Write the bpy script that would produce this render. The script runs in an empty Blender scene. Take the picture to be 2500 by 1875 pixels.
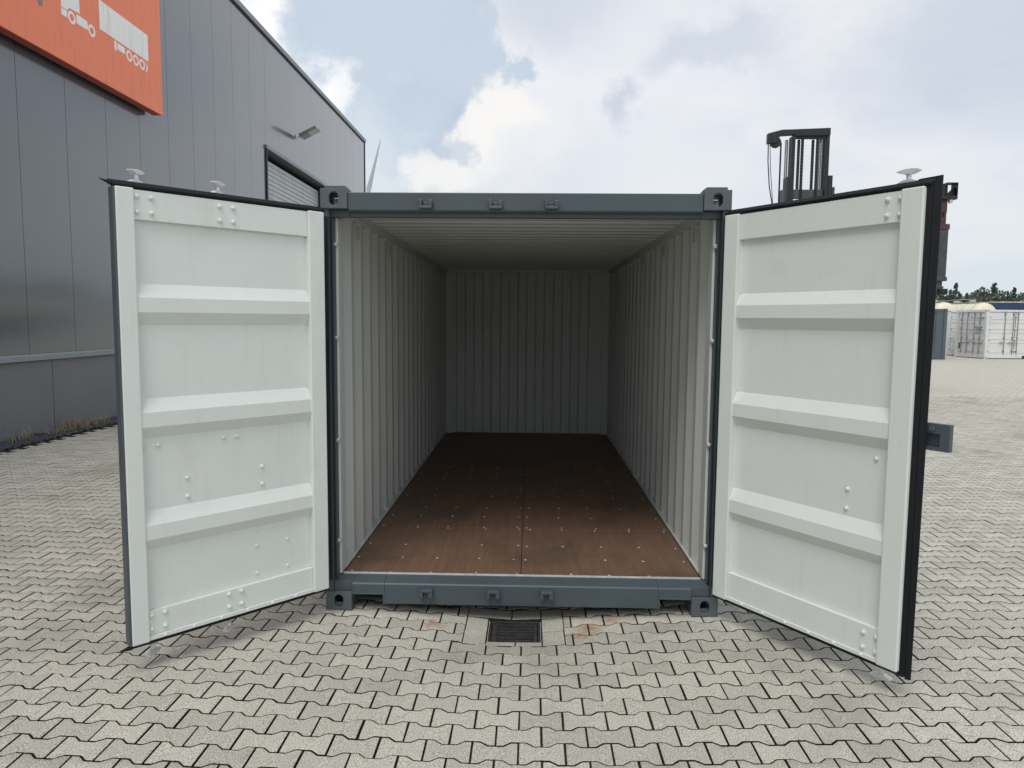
import bpy, bmesh, math, random
import numpy as np
from mathutils import Matrix, Vector
random.seed(7); rng = np.random.default_rng(11)
scene = bpy.context.scene
COL = scene.collection
rad = math.radians

# ------------------------------------------------------------------ camera
cam_d = bpy.data.cameras.new('camera'); cam = bpy.data.objects.new('camera', cam_d); COL.objects.link(cam)
scene.camera = cam
CX, CY, CZ = 0.039346, -4.350036, 1.819545
YAW, PIT, ROLL = -0.0240752, -0.0886086, 0.0086147
FPX = 1762.0
def basis(yaw, pit, roll):
    f = Vector((math.sin(yaw)*math.cos(pit), math.cos(yaw)*math.cos(pit), math.sin(pit)))
    r = Vector((math.cos(yaw), -math.sin(yaw), 0)); u = r.cross(f)
    return math.cos(roll)*r+math.sin(roll)*u, -math.sin(roll)*r+math.cos(roll)*u, f
RR, UU, FF = basis(YAW, PIT, ROLL)
cam.matrix_world = Matrix(((RR.x, UU.x, -FF.x, CX), (RR.y, UU.y, -FF.y, CY), (RR.z, UU.z, -FF.z, CZ), (0, 0, 0, 1)))
cam_d.sensor_width = 36; cam_d.lens = 36*FPX/2500; cam_d.clip_end = 3000; cam_d.clip_start = 0.05
def ray(px, py):
    return FF + RR*((px-1250)/FPX) - UU*((py-937.5)/FPX)

# ------------------------------------------------------------------ world
SUN_EL, SUN_AZ = rad(60), rad(200)      # azimuth measured from +Y towards +X
world = bpy.data.worlds.new('World'); scene.world = world; world.use_nodes = True
wn, wl = world.node_tree.nodes, world.node_tree.links
wn.clear()
def N(t, **k):
    n = wn.new(t)
    for a, b in k.items(): setattr(n, a, b)
    return n
def wmath(op, a, b=None, c=None, clamp=False):
    n = N('ShaderNodeMath', operation=op, use_clamp=clamp)
    for i, v in enumerate((a, b, c)):
        if v is None: continue
        if isinstance(v, (int, float)): n.inputs[i].default_value = v
        else: wl.new(v, n.inputs[i])
    return n.outputs[0]
def wvec(op, a, b=None, scale=None):
    n = N('ShaderNodeVectorMath', operation=op)
    for i, v in enumerate((a, b)):
        if v is None: continue
        if isinstance(v, (tuple, list, Vector)): n.inputs[i].default_value = tuple(v)
        else: wl.new(v, n.inputs[i])
    if scale is not None: n.inputs['Scale'].default_value = scale
    return n
def wmap(v, a, b, c=0.0, d=1.0):
    n = N('ShaderNodeMapRange', interpolation_type='SMOOTHSTEP')
    wl.new(v, n.inputs[0])
    for i, q in enumerate((a, b, c, d)): n.inputs[i+1].default_value = q
    return n.outputs[0]
def wmix(fac, a, b):
    n = N('ShaderNodeMix', data_type='RGBA')
    if isinstance(fac, (int, float)): n.inputs[0].default_value = fac
    else: wl.new(fac, n.inputs[0])
    for i, v in ((6, a), (7, b)):
        if isinstance(v, tuple): n.inputs[i].default_value = (*v, 1)
        else: wl.new(v, n.inputs[i])
    return n.outputs[2]
WS = 0.1
sky = N('ShaderNodeTexSky', sky_type='NISHITA', sun_disc=False, sun_elevation=SUN_EL, sun_rotation=SUN_AZ)
tc = N('ShaderNodeTexCoord')
dirn = wvec('NORMALIZE', tc.outputs['Generated']).outputs[0]
sep = N('ShaderNodeSeparateXYZ'); wl.new(dirn, sep.inputs[0])
zc = wmath('MAXIMUM', sep.outputs[2], 0.0)
den = wmath('ADD', zc, 0.22)
comb = N('ShaderNodeCombineXYZ')
wl.new(wmath('DIVIDE', sep.outputs[0], den), comb.inputs[0]); wl.new(wmath('DIVIDE', sep.outputs[1], den), comb.inputs[1]); wl.new(wmath('MULTIPLY', zc, 3.0), comb.inputs[2])
def wnoise(vec, scale, detail, rough, dist=0.0):
    n = N('ShaderNodeTexNoise'); wl.new(vec, n.inputs['Vector'])
    n.inputs['Scale'].default_value = scale; n.inputs['Detail'].default_value = detail; n.inputs['Roughness'].default_value = rough
    n.inputs['Distortion'].default_value = dist
    return n
nA = wnoise(comb.outputs[0], 1.15, 6, 0.55, 0.2)
nB = wnoise(comb.outputs[0], 3.4, 6, 0.6, 0.1)
warpn = wnoise(dirn, 7.0, 6, 0.62)
warp = wvec('SCALE', wvec('SUBTRACT', warpn.outputs['Color'], (0.5, 0.5, 0.5)).outputs[0], scale=0.22).outputs[0]
wd = wvec('ADD', dirn, warp).outputs[0]
warpn2 = wnoise(dirn, 4.0, 5, 0.5)
wd2 = wvec('ADD', dirn, wvec('SCALE', wvec('SUBTRACT', warpn2.outputs['Color'], (0.5, 0.5, 0.5)).outputs[0], scale=0.34).outputs[0]).outputs[0]
def blob(px, py, r, inner=0.55, w=None, squash=1.0):
    c = ray(px, py).normalized()
    dv = wvec('SUBTRACT', w or wd, c).outputs[0]
    if squash != 1.0:
        dv = wvec('MULTIPLY', dv, (1, 1, squash)).outputs[0]
    L = wvec('LENGTH', dv).outputs['Value']
    return wmap(L, r*inner, r, 1.0, 0.0)
# overcast base: pale layer with soft darker and lighter patches
base = wmix(wmap(nA.outputs[0], 0.38, 0.66), (0.70, 0.755, 0.84), (0.88, 0.89, 0.92))
base = wmix(wmath('MULTIPLY', wmap(nB.outputs[0], 0.52, 0.74), 0.55), base, (0.62, 0.68, 0.77))
base = wmix(wmath('MULTIPLY', wmap(sep.outputs[2], 0.02, 0.30, 1.0, 0.0), 0.75), base, (0.74, 0.805, 0.85))
# the cumulus bank and the bright gap behind it
base = wmix(wmath('MULTIPLY', blob(650, 150, 0.19, 0.25, wd2), 0.97), base, (1.10, 1.10, 1.11))
base = wmix(wmath('MULTIPLY', blob(1190, 330, 0.15, 0.15, wd), 0.85), base, (0.93, 0.93, 0.93))
base = wmix(wmath('MULTIPLY', blob(1560, 330, 0.30, 0.1, wd2), 0.55), base, (0.89, 0.90, 0.94))
dk = wmath('MAXIMUM', blob(905, 55, 0.112, 0.70), blob(1010, 120, 0.105, 0.82))
dk = wmath('MAXIMUM', dk, blob(1130, 120, 0.072, 0.80))
dk = wmath('MAXIMUM', dk, blob(960, 290, 0.085, 0.72))
dk = wmath('MAXIMUM', dk, blob(965, -60, 0.115, 0.70))
dcol = wmix(wmap(warpn2.outputs[0], 0.36, 0.60), (0.41, 0.52, 0.65), (0.57, 0.67, 0.785))
dcol = wmix(wmath('MULTIPLY', wmap(warpn.outputs[0], 0.50, 0.64), 0.40), dcol, (0.74, 0.80, 0.87))
base = wmix(wmath('MULTIPLY', dk, 0.93), base, dcol)
base = wmix(wmath('MULTIPLY', blob(910, 400, 0.075, 0.3), 0.7), base, (0.72, 0.79, 0.86))
base = wmix(wmath('MULTIPLY', blob(1200, 300, 0.055, 0.5), 0.9), base, (0.97, 0.955, 0.935))
base = wmix(wmath('MULTIPLY', blob(1060, 430, 0.05, 0.5), 0.8), base, (0.95, 0.94, 0.93))
base = wmix(wmath('MULTIPLY', blob(1110, 340, 0.036, 0.5), 0.6), base, (0.53, 0.61, 0.72))
sm = wmath('MAXIMUM', blob(1545, 235, 0.052, 0.35), wmath('MULTIPLY', blob(1740, 110, 0.10, 0.2, wd, 2.2), 0.8))
sm = wmath('MAXIMUM', sm, wmath('MULTIPLY', blob(1380, -10, 0.13, 0.2, wd2), 0.8))
sm = wmath('MAXIMUM', sm, wmath('MULTIPLY', blob(2380, 90, 0.17, 0.2, wd2), 0.75))
base = wmix(wmath('MULTIPLY', sm, 0.75), base, (0.57, 0.64, 0.74))
CLOUD = 0.84
cl = wvec('SCALE', base, scale=CLOUD/WS).outputs[0]
final = wmix(0.985, sky.outputs[0], cl)
bg = N('ShaderNodeBackground'); wl.new(final, bg.inputs[0]); bg.inputs[1].default_value = WS
out = N('ShaderNodeOutputWorld'); wl.new(bg.outputs[0], out.inputs[0])

# ------------------------------------------------------------------ sun (behind thin cloud)
sd = bpy.data.lights.new('sun', 'SUN'); sd.energy = 1.5; sd.angle = rad(30); sd.color = (1.0, 0.965, 0.91)
sun = bpy.data.objects.new('sun', sd); COL.objects.link(sun)
svec = Vector((math.sin(SUN_AZ)*math.cos(SUN_EL), math.cos(SUN_AZ)*math.cos(SUN_EL), math.sin(SUN_EL)))
sun.rotation_euler = svec.to_track_quat('Z', 'Y').to_euler(); sun.location = svec*60

vs = scene.view_settings
vs.view_transform = 'Standard'; vs.look = 'None'; vs.exposure = 0.24; vs.gamma = 1.0; vs.use_curve_mapping = False
scene.render.engine = 'CYCLES'
scene.cycles.max_bounces = 8; scene.cycles.diffuse_bounces = 5

# ------------------------------------------------------------------ materials
MATS = {}
def mat(name, col, rough=0.6, metal=0.0, spec=0.5, var=None, bump=None, coat=0.0, stain=None, coatr=0.1, extra=None, coatior=1.5):
    """var=(scale, amount), bump=(scale, strength, distance), stain=(scale, lo, hi, colour, amount)"""
    m = bpy.data.materials.new(name); m.use_nodes = True
    nt = m.node_tree; n = nt.nodes; l = nt.links
    b = n['Principled BSDF']
    b.inputs['Base Color'].default_value = (*col, 1); b.inputs['Roughness'].default_value = rough
    b.inputs['Metallic'].default_value = metal; b.inputs['Specular IOR Level'].default_value = spec
    b.inputs['Coat Weight'].default_value = coat; b.inputs['Coat Roughness'].default_value = coatr; b.inputs['Coat IOR'].default_value = coatior
    geo = n.new('ShaderNodeNewGeometry')
    c = None
    def noise(scale, detail=6, r=0.6):
        t = n.new('ShaderNodeTexNoise'); l.new(geo.outputs['Position'], t.inputs['Vector'])
        t.inputs['Scale'].default_value = scale; t.inputs['Detail'].default_value = detail; t.inputs['Roughness'].default_value = r
        return t
    def mixc(fac, a, bb, amt=1.0):
        x = n.new('ShaderNodeMix'); x.data_type = 'RGBA'
        if fac is None: x.inputs[0].default_value = amt
        else:
            if amt != 1.0:
                mm = n.new('ShaderNodeMath'); mm.operation = 'MULTIPLY'; l.new(fac, mm.inputs[0]); mm.inputs[1].default_value = amt; fac = mm.outputs[0]
            l.new(fac, x.inputs[0])
        for i, v in ((6, a), (7, bb)):
            if isinstance(v, tuple): x.inputs[i].default_value = (*v[:3], 1)
            else: l.new(v, x.inputs[i])
        return x.outputs[2]
    def ramp(v, a, bb):
        mr = n.new('ShaderNodeMapRange'); mr.interpolation_type = 'SMOOTHSTEP'; l.new(v, mr.inputs[0]); mr.inputs[1].default_value = a; mr.inputs[2].default_value = bb
        return mr.outputs[0]
    cur = tuple(col)
    for vv in (var if isinstance(var, list) else [var] if var else []):
        s, a = vv
        t = noise(s)
        cur = mixc(ramp(t.outputs[0], 0.3, 0.7), tuple(x*(1-a) for x in col) if isinstance(cur, tuple) else mixc(None, cur, (0, 0, 0), a), cur if not isinstance(cur, tuple) else tuple(min(1, x*(1+a)) for x in col))
    for st in (stain if isinstance(stain, list) else [stain] if stain else []):
        s, lo, hi, sc, amt = st
        t = noise(s, 8, 0.65)
        cur = mixc(ramp(t.outputs[0], lo, hi), cur, sc, amt)
    if extra: cur = extra(n, l, geo, cur, mixc, ramp, noise)
    if not isinstance(cur, tuple): l.new(cur, b.inputs['Base Color'])
    if bump:
        t = noise(bump[0], 5)
        bp = n.new('ShaderNodeBump'); bp.inputs['Strength'].default_value = bump[1]; bp.inputs['Distance'].default_value = bump[2]
        l.new(t.outputs[0], bp.inputs['Height']); l.new(bp.outputs[0], b.inputs['Normal'])
    MATS[name] = m
    return m

def paver_extra(n, l, geo, cur, mixc, ramp, noise):
    at = n.new('ShaderNodeAttribute'); at.attribute_name = 'rnd'
    oi = n.new('ShaderNodeObjectInfo')
    sp = n.new('ShaderNodeSeparateColor'); l.new(oi.outputs['Color'], sp.inputs[0])
    ad = n.new('ShaderNodeMath'); ad.operation = 'ADD'; l.new(at.outputs['Fac'], ad.inputs[0]); l.new(sp.outputs[0], ad.inputs[1])
    cur = mixc(ad.outputs[0], mixc(None, cur, (0.25, 0.245, 0.225), 0.34), mixc(None, cur, (0.58, 0.56, 0.485), 0.40))
    # aggregate speckle
    sp1 = noise(210, 2, 0.5); cur = mixc(ramp(sp1.outputs[0], 0.54, 0.66), cur, (0.80, 0.78, 0.69), 0.6)
    cur = mixc(ramp(sp1.outputs[0], 0.34, 0.45), (0.17, 0.165, 0.145), cur)
    # grime patches, pale lime bloom
    g = noise(0.9, 6, 0.6); cur = mixc(ramp(g.outputs[0], 0.50, 0.72), cur, (0.25, 0.24, 0.205), 0.6)
    g3 = noise(3.1, 7, 0.7); cur = mixc(ramp(g3.outputs[0], 0.60, 0.74), cur, (0.21, 0.203, 0.18), 0.5)
    g2 = noise(6.5, 9, 0.75); cur = mixc(ramp(g2.outputs[0], 0.63, 0.72), cur, (0.70, 0.69, 0.65), 0.7)
    w = noise(14, 4, 0.75)
    # small rust marks beside the drain
    for (x, y, r) in ((-0.52, -0.10, 0.075), (0.42, -0.10, 0.11), (0.55, 0.0, 0.08), (0.36, -0.22, 0.07)):
        v1 = n.new('ShaderNodeVectorMath'); v1.operation = 'SUBTRACT'; l.new(geo.outputs['Position'], v1.inputs[0]); v1.inputs[1].default_value = (x, y, 0)
        v0 = n.new('ShaderNodeVectorMath'); v0.operation = 'MULTIPLY'; l.new(v1.outputs[0], v0.inputs[0]); v0.inputs[1].default_value = (1, 1, 0)
        v2 = n.new('ShaderNodeVectorMath'); v2.operation = 'LENGTH'; l.new(v0.outputs[0], v2.inputs[0])
        s = n.new('ShaderNodeMath'); s.operation = 'MULTIPLY_ADD'; l.new(w.outputs[0], s.inputs[0]); s.inputs[1].default_value = 0.28; l.new(v2.outputs['Value'], s.inputs[2])
        mr = n.new('ShaderNodeMapRange'); l.new(s.outputs[0], mr.inputs[0]); mr.inputs[1].default_value = 0.14; mr.inputs[2].default_value = 0.14+r; mr.inputs[3].default_value = 1; mr.inputs[4].default_value = 0
        cur = mixc(mr.outputs[0], cur, (0.34, 0.17, 0.085), 0.75)
    return cur
mat('paver', (0.475, 0.454, 0.390), 0.93, spec=0.2, bump=(160, 0.5, 0.004), extra=paver_extra)

def farpave_extra(n, l, geo, cur, mixc, ramp, noise):
    br = n.new('ShaderNodeTexBrick'); l.new(geo.outputs['Position'], br.inputs['Vector'])
    br.inputs['Scale'].default_value = 1.0; br.inputs['Brick Width'].default_value = 0.202; br.inputs['Row Height'].default_value = 0.129
    br.inputs['Mortar Size'].default_value = 0.005; br.inputs['Mortar Smooth'].default_value = 0.2; br.offset = 0.5
    br.inputs['Color1'].default_value = (0.475, 0.456, 0.395, 1); br.inputs['Color2'].default_value = (0.53, 0.51, 0.44, 1); br.inputs['Mortar'].default_value = (0.08, 0.07, 0.055, 1)
    cur = br.outputs[0]
    g = noise(0.35, 6, 0.6); cur = mixc(ramp(g.outputs[0], 0.45, 0.75), cur, (0.44, 0.42, 0.365), 0.5)
    g2 = noise(2.3, 6, 0.7); cur = mixc(ramp(g2.outputs[0], 0.58, 0.75), cur, (0.40, 0.385, 0.34), 0.4)
    g4 = noise(1.4, 6, 0.7); cur = mixc(ramp(g4.outputs[0], 0.55, 0.75), cur, (0.68, 0.66, 0.58), 0.4)
    return cur
mat('far_paving', (0.38, 0.365, 0.31), 0.93, spec=0.2, extra=farpave_extra)
mat('joint_sand', (0.036, 0.031, 0.024), 0.95, spec=0.1, var=(60, 0.5), stain=(2.5, 0.55, 0.7, (0.05, 0.065, 0.02), 0.6))
mat('grey_paint', (0.068, 0.090, 0.106), 0.42, spec=0.45, var=[(3.0, 0.06), (0.8, 0.06)], bump=(45, 0.10, 0.002), stain=[(24, 0.70, 0.76, (0.32, 0.35, 0.36), 0.35)])
mat('casting_paint', (0.095, 0.113, 0.125), 0.5, spec=0.4, var=(5, 0.08), bump=(60, 0.25, 0.002), stain=[(9, 0.62, 0.72, (0.20, 0.14, 0.09), 0.6)])
def runs(n, l, geo, cur, mixc, ramp, noise):
    mp = n.new('ShaderNodeMapping'); l.new(geo.outputs['Position'], mp.inputs[0]); mp.inputs['Scale'].default_value = (16, 16, 0.9)
    t = n.new('ShaderNodeTexNoise'); l.new(mp.outputs[0], t.inputs[0]); t.inputs['Scale'].default_value = 2.0; t.inputs['Detail'].default_value = 4
    return mixc(ramp(t.outputs[0], 0.55, 0.75), cur, (0.50, 0.50, 0.46), 0.12)
mat('white_paint', (0.70, 0.74, 0.71), 0.45, spec=0.42, var=[(1.4, 0.02), (9, 0.015)], bump=(30, 0.05, 0.002), stain=[(13, 0.70, 0.80, (0.42, 0.42, 0.39), 0.35), (2.6, 0.56, 0.76, (0.50, 0.515, 0.48), 0.30), (45, 0.74, 0.78, (0.22, 0.21, 0.19), 0.5)], extra=runs)
def scuffs(n, l, geo, cur, mixc, ramp, noise):
    mp = n.new('ShaderNodeMapping'); l.new(geo.outputs['Position'], mp.inputs[0]); mp.inputs['Scale'].default_value = (1.5, 3.5, 1.1)
    t = n.new('ShaderNodeTexNoise'); l.new(mp.outputs[0], t.inputs[0]); t.inputs['Scale'].default_value = 3.2; t.inputs['Detail'].default_value = 7; t.inputs['Roughness'].default_value = 0.7
    return mixc(ramp(t.outputs[0], 0.69, 0.72), cur, (0.06, 0.06, 0.06), 0.7)
mat('inner_paint_shaded', (0.57, 0.59, 0.57), 0.5, spec=0.4, var=[(1.4, 0.03)], bump=(30, 0.05, 0.002), extra=scuffs)  # door paint again, darkened so the colour carries part of the interior shade
mat('rubber', (0.006, 0.0075, 0.010), 0.5, spec=0.25, var=(12, 0.2))
mat('galvanised', (0.72, 0.73, 0.74), 0.42, metal=0.35, var=(30, 0.12))
mat('post_shade_strip', (0.018, 0.026, 0.033), 0.35, spec=0.5)  # near-black tone stands for shade in the post recess
mat('black_hole', (0.01, 0.01, 0.01), 0.8)
def ply_extra(n, l, geo, cur, mixc, ramp, noise):
    mp = n.new('ShaderNodeMapping'); l.new(geo.outputs['Position'], mp.inputs[0]); mp.inputs['Scale'].default_value = (26, 1.2, 1)
    t = n.new('ShaderNodeTexNoise'); l.new(mp.outputs[0], t.inputs[0]); t.inputs['Scale'].default_value = 2.0; t.inputs['Detail'].default_value = 7; t.inputs['Roughness'].default_value = 0.65
    cur = mixc(ramp(t.outputs[0], 0.35, 0.7), mixc(None, cur, (0.05, 0.028, 0.018), 0.30), cur)
    g = noise(1.7, 7, 0.65); cur = mixc(ramp(g.outputs[0], 0.50, 0.68), cur, (0.075, 0.055, 0.045), 0.6)
    g2 = noise(4.5, 8, 0.7); cur = mixc(ramp(g2.outputs[0], 0.60, 0.70), cur, (0.04, 0.032, 0.03), 0.5)
    mp2 = n.new('ShaderNodeMapping'); l.new(geo.outputs['Position'], mp2.inputs[0]); mp2.inputs['Scale'].default_value = (3, 30, 1); mp2.inputs['Rotation'].default_value = (0, 0, 0.5)
    t2 = n.new('ShaderNodeTexNoise'); l.new(mp2.outputs[0], t2.inputs[0]); t2.inputs['Scale'].default_value = 2.6; t2.inputs['Detail'].default_value = 6
    cur = mixc(ramp(t2.outputs[0], 0.68, 0.73), cur, (0.36, 0.25, 0.19), 0.35)
    return cur
mat('plywood', (0.195, 0.118, 0.078), 0.5, spec=0.35, extra=ply_extra, bump=(40, 0.1, 0.002))
mat('screw_steel', (0.75, 0.68, 0.56), 0.4, metal=0.3)
mat('cladding', (0.042, 0.057, 0.072), 0.36, spec=0.4, coat=1.0, coatr=0.12, coatior=1.85, var=(0.5, 0.05), bump=(1.2, 0.12, 0.02))
mat('cladding_trim', (0.20, 0.225, 0.245), 0.4, spec=0.5, var=(2, 0.06))
mat('dark_trim', (0.02, 0.023, 0.028), 0.6)
mat('shutter', (0.42, 0.455, 0.475), 0.45, var=(2, 0.08))
mat('plinth', (0.20, 0.205, 0.215), 0.9, spec=0.2, var=[(70, 0.45), (1.5, 0.06)], bump=(90, 0.8, 0.006), stain=(110, 0.6, 0.7, (0.36, 0.36, 0.37), 0.6))
def streak(n, l, geo, cur, mixc, ramp, noise):
    mp = n.new('ShaderNodeMapping'); l.new(geo.outputs['Position'], mp.inputs[0]); mp.inputs['Scale'].default_value = (1, 9, 0.7)
    t = n.new('ShaderNodeTexNoise'); l.new(mp.outputs[0], t.inputs[0]); t.inputs['Scale'].default_value = 2.2; t.inputs['Detail'].default_value = 6
    return mixc(ramp(t.outputs[0], 0.5, 0.8), cur, mixc(None, cur, (0.3, 0.12, 0.09), 0.25))
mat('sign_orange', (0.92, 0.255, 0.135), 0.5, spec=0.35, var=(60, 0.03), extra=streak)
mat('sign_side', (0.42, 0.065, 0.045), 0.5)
mat('sign_white', (0.90, 0.90, 0.88), 0.5, extra=streak)
mat('sign_grey', (0.20, 0.215, 0.235), 0.5)
mat('gravel', (0.075, 0.08, 0.09), 0.9, var=(40, 0.5))
mat('dry_grass', (0.36, 0.29, 0.16), 0.8, var=(30, 0.3))
mat('cast_iron', (0.060, 0.056, 0.058), 0.55, metal=0.35, var=(25, 0.35), bump=(70, 0.4, 0.003), stain=(14, 0.6, 0.75, (0.10, 0.07, 0.05), 0.6))
mat('silt', (0.012, 0.011, 0.009), 1.0)
mat('machine_black', (0.022, 0.024, 0.028), 0.5, spec=0.4, var=(6, 0.25))
mat('machine_grey', (0.060, 0.064, 0.070), 0.5, var=(6, 0.2))
mat('machine_red', (0.075, 0.035, 0.035), 0.6, var=(8, 0.3))
mat('chrome_steel', (0.6, 0.6, 0.6), 0.25, metal=0.9)
mat('machine_yellow', (0.55, 0.30, 0.03), 0.5, var=(4, 0.1))
mat('tyre', (0.015, 0.015, 0.015), 0.9, bump=(40, 0.3, 0.005))
mat('glass_dark', (0.02, 0.025, 0.03), 0.08, spec=0.8)
mat('box_white', (0.70, 0.71, 0.70), 0.5, var=(2.0, 0.04), stain=(5, 0.66, 0.78, (0.5, 0.48, 0.44), 0.4))
mat('box_grey', (0.085, 0.11, 0.13), 0.5, var=(2.0, 0.08))
mat('seal_black', (0.01, 0.01, 0.012), 0.6)
mat('bar_grey', (0.30, 0.31, 0.31), 0.4, metal=0.4)
mat('print_dark', (0.10, 0.10, 0.10), 0.6)
mat('print_white', (0.75, 0.77, 0.78), 0.6)
mat('sticker_orange', (0.75, 0.33, 0.03), 0.6)
mat('tank_cream', (0.72, 0.66, 0.52), 0.4, var=(1.0, 0.05), stain=(3, 0.62, 0.75, (0.5, 0.45, 0.36), 0.5))
mat('rail_steel', (0.45, 0.44, 0.42), 0.5, metal=0.3)
mat('tarp_blue', (0.02, 0.045, 0.12), 0.55, var=(2, 0.15), bump=(3, 0.3, 0.03))
mat('trailer_trim', (0.45, 0.40, 0.36), 0.6, var=(3, 0.25))
mat('bark', (0.09, 0.07, 0.055), 0.9)
mat('leaf_dark', (0.085, 0.122, 0.098), 0.75, spec=0.2, var=(0.6, 0.35))
mat('leaf_mid', (0.11, 0.148, 0.112), 0.75, spec=0.2, var=(0.6, 0.35))
mat('leaf_brown', (0.135, 0.14, 0.115), 0.8, spec=0.2, var=(0.6, 0.3))
mat('turbine_white', (0.36, 0.39, 0.41), 0.5)
mat('lamp_metal', (0.20, 0.20, 0.20), 0.4, metal=0.3, var=(6, 0.15))
mat('lamp_glass', (0.34, 0.34, 0.31), 0.15)

# ------------------------------------------------------------------ mesh helpers
def set_loc_parent(o, parent):
    if parent is not None:
        o.parent = parent
        if parent.type == 'EMPTY':
            o.matrix_parent_inverse = Matrix.Translation(-parent.location)
class MB:
    def __init__(s): s.v = []; s.f = []; s.m = []
    def add(s, verts, faces, M=None, mi=0):
        k = len(s.v)
        s.v += [tuple(M @ Vector(p)) if M is not None else tuple(p) for p in verts]
        s.f += [tuple(i+k for i in f) for f in faces]; s.m += [mi]*len(faces)
        return s
    def box(s, x0, x1, y0, y1, z0, z1, M=None, mi=0):
        return s.add([(x0, y0, z0), (x1, y0, z0), (x1, y1, z0), (x0, y1, z0), (x0, y0, z1), (x1, y0, z1), (x1, y1, z1), (x0, y1, z1)],
                     [(0, 3, 2, 1), (4, 5, 6, 7), (0, 1, 5, 4), (1, 2, 6, 5), (2, 3, 7, 6), (3, 0, 4, 7)], M, mi)
    def prism(s, poly, a0, a1, axis, M=None, mi=0):
        """poly: list of 2-tuples in the two remaining axes (cyclic order), extruded a0..a1 along axis"""
        n = len(poly)
        def P(p, a):
            return (a, p[0], p[1]) if axis == 0 else (p[0], a, p[1]) if axis == 1 else (p[0], p[1], a)
        vs_ = [P(p, a0) for p in poly]+[P(p, a1) for p in poly]
        fs = [tuple(range(n))[::-1], tuple(range(n, 2*n))]+[(i, (i+1) % n, n+(i+1) % n, n+i) for i in range(n)]
        return s.add(vs_, fs, M, mi)
    def tube(s, p0, p1, r, n=10, r1=None, M=None, mi=0):
        p0, p1 = Vector(p0), Vector(p1); d = (p1-p0).normalized()
        a = d.orthogonal().normalized(); b = d.cross(a); r1 = r if r1 is None else r1
        vs_ = [p0+(a*math.cos(2*math.pi*i/n)+b*math.sin(2*math.pi*i/n))*r for i in range(n)]+[p1+(a*math.cos(2*math.pi*i/n)+b*math.sin(2*math.pi*i/n))*r1 for i in range(n)]
        fs = [tuple(range(n))[::-1], tuple(range(n, 2*n))]+[(i, (i+1) % n, n+(i+1) % n, n+i) for i in range(n)]
        return s.add(vs_, fs, M, mi)
    def path(s, pts, r, n=6, M=None):
        for a, b in zip(pts, pts[1:]): s.tube(a, b, r, n, M=M)
        return s
    def lathe(s, prof, n=24, M=None, mi=0, cap=True):
        """prof: (r, h) pairs about local z"""
        k = len(prof); vs_ = []; fs = []
        for r, h in prof:
            vs_ += [(r*math.cos(2*math.pi*i/n), r*math.sin(2*math.pi*i/n), h) for i in range(n)]
        for j in range(k-1):
            fs += [(j*n+i, j*n+(i+1) % n, (j+1)*n+(i+1) % n, (j+1)*n+i) for i in range(n)]
        if cap: fs += [tuple(range(n))[::-1], tuple(range((k-1)*n, k*n))]
        return s.add(vs_, fs, M, mi)
    def plate_hole(s, w, h, t, hole, M=None, mi=0):
        """plate in local xz, centred, thickness 0..t along +y, hole = cyclic points (ccw)"""
        angs = sorted(set([math.atan2(q[1], q[0]) for q in hole]+[math.atan2(sy*h/2, sx*w/2) for sx in (-1, 1) for sy in (-1, 1)]))
        def onrect(a):
            c, d = math.cos(a), math.sin(a); k = min(w/2/abs(c) if abs(c) > 1e-9 else 1e9, h/2/abs(d) if abs(d) > 1e-9 else 1e9)
            return (c*k, d*k)
        def onhole(a):
            c, d = math.cos(a), math.sin(a)
            for p, q in zip(hole, hole[1:]+hole[:1]):
                ex, ey = q[0]-p[0], q[1]-p[1]; den_ = c*ey-d*ex
                if abs(den_) < 1e-12: continue
                k = (p[0]*ey-p[1]*ex)/den_; u = (p[0]*d-p[1]*c)/den_
                if k > 0 and -1e-6 <= u <= 1+1e-6: return (c*k, d*k)
            return hole[0]
        O = [onrect(a) for a in angs]; H = [onhole(a) for a in angs]; n = len(angs)
        vs_ = [(p[0], 0, p[1]) for p in O]+[(p[0], 0, p[1]) for p in H]+[(p[0], t, p[1]) for p in O]+[(p[0], t, p[1]) for p in H]
        fs = []
        for i in range(n):
            j = (i+1) % n
            fs += [(i, j, n+j, n+i), (2*n+j, 2*n+i, 3*n+i, 3*n+j), (n+i, n+j, 3*n+j, 3*n+i), (j, i, 2*n+i, 2*n+j)]
        return s.add(vs_, fs, M, mi)
    def mesh(s, name, mats, smooth=None, recalc=True):
        me = bpy.data.meshes.new(name)
        me.from_pydata(s.v, [], s.f)
        for m in (mats if isinstance(mats, (list, tuple)) else [mats]): me.materials.append(MATS[m])
        me.polygons.foreach_set('material_index', s.m)
        if recalc:
            bm = bmesh.new(); bm.from_mesh(me); bmesh.ops.recalc_face_normals(bm, faces=bm.faces); bm.to_mesh(me); bm.free()
        if smooth is not None:
            me.shade_smooth(); me.set_sharp_from_angle(angle=rad(smooth))
        me.update()
        return me
    def build(s, name, mats, parent=None, bevel=0.0, smooth=None, recalc=True, seg=2):
        o = bpy.data.objects.new(name, s.mesh(name, mats, smooth, recalc)); COL.objects.link(o)
        set_loc_parent(o, parent)
        if bevel:
            b = o.modifiers.new('bevel', 'BEVEL'); b.width = bevel; b.segments = seg; b.limit_method = 'ANGLE'; b.angle_limit = rad(35)
        return o
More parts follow.
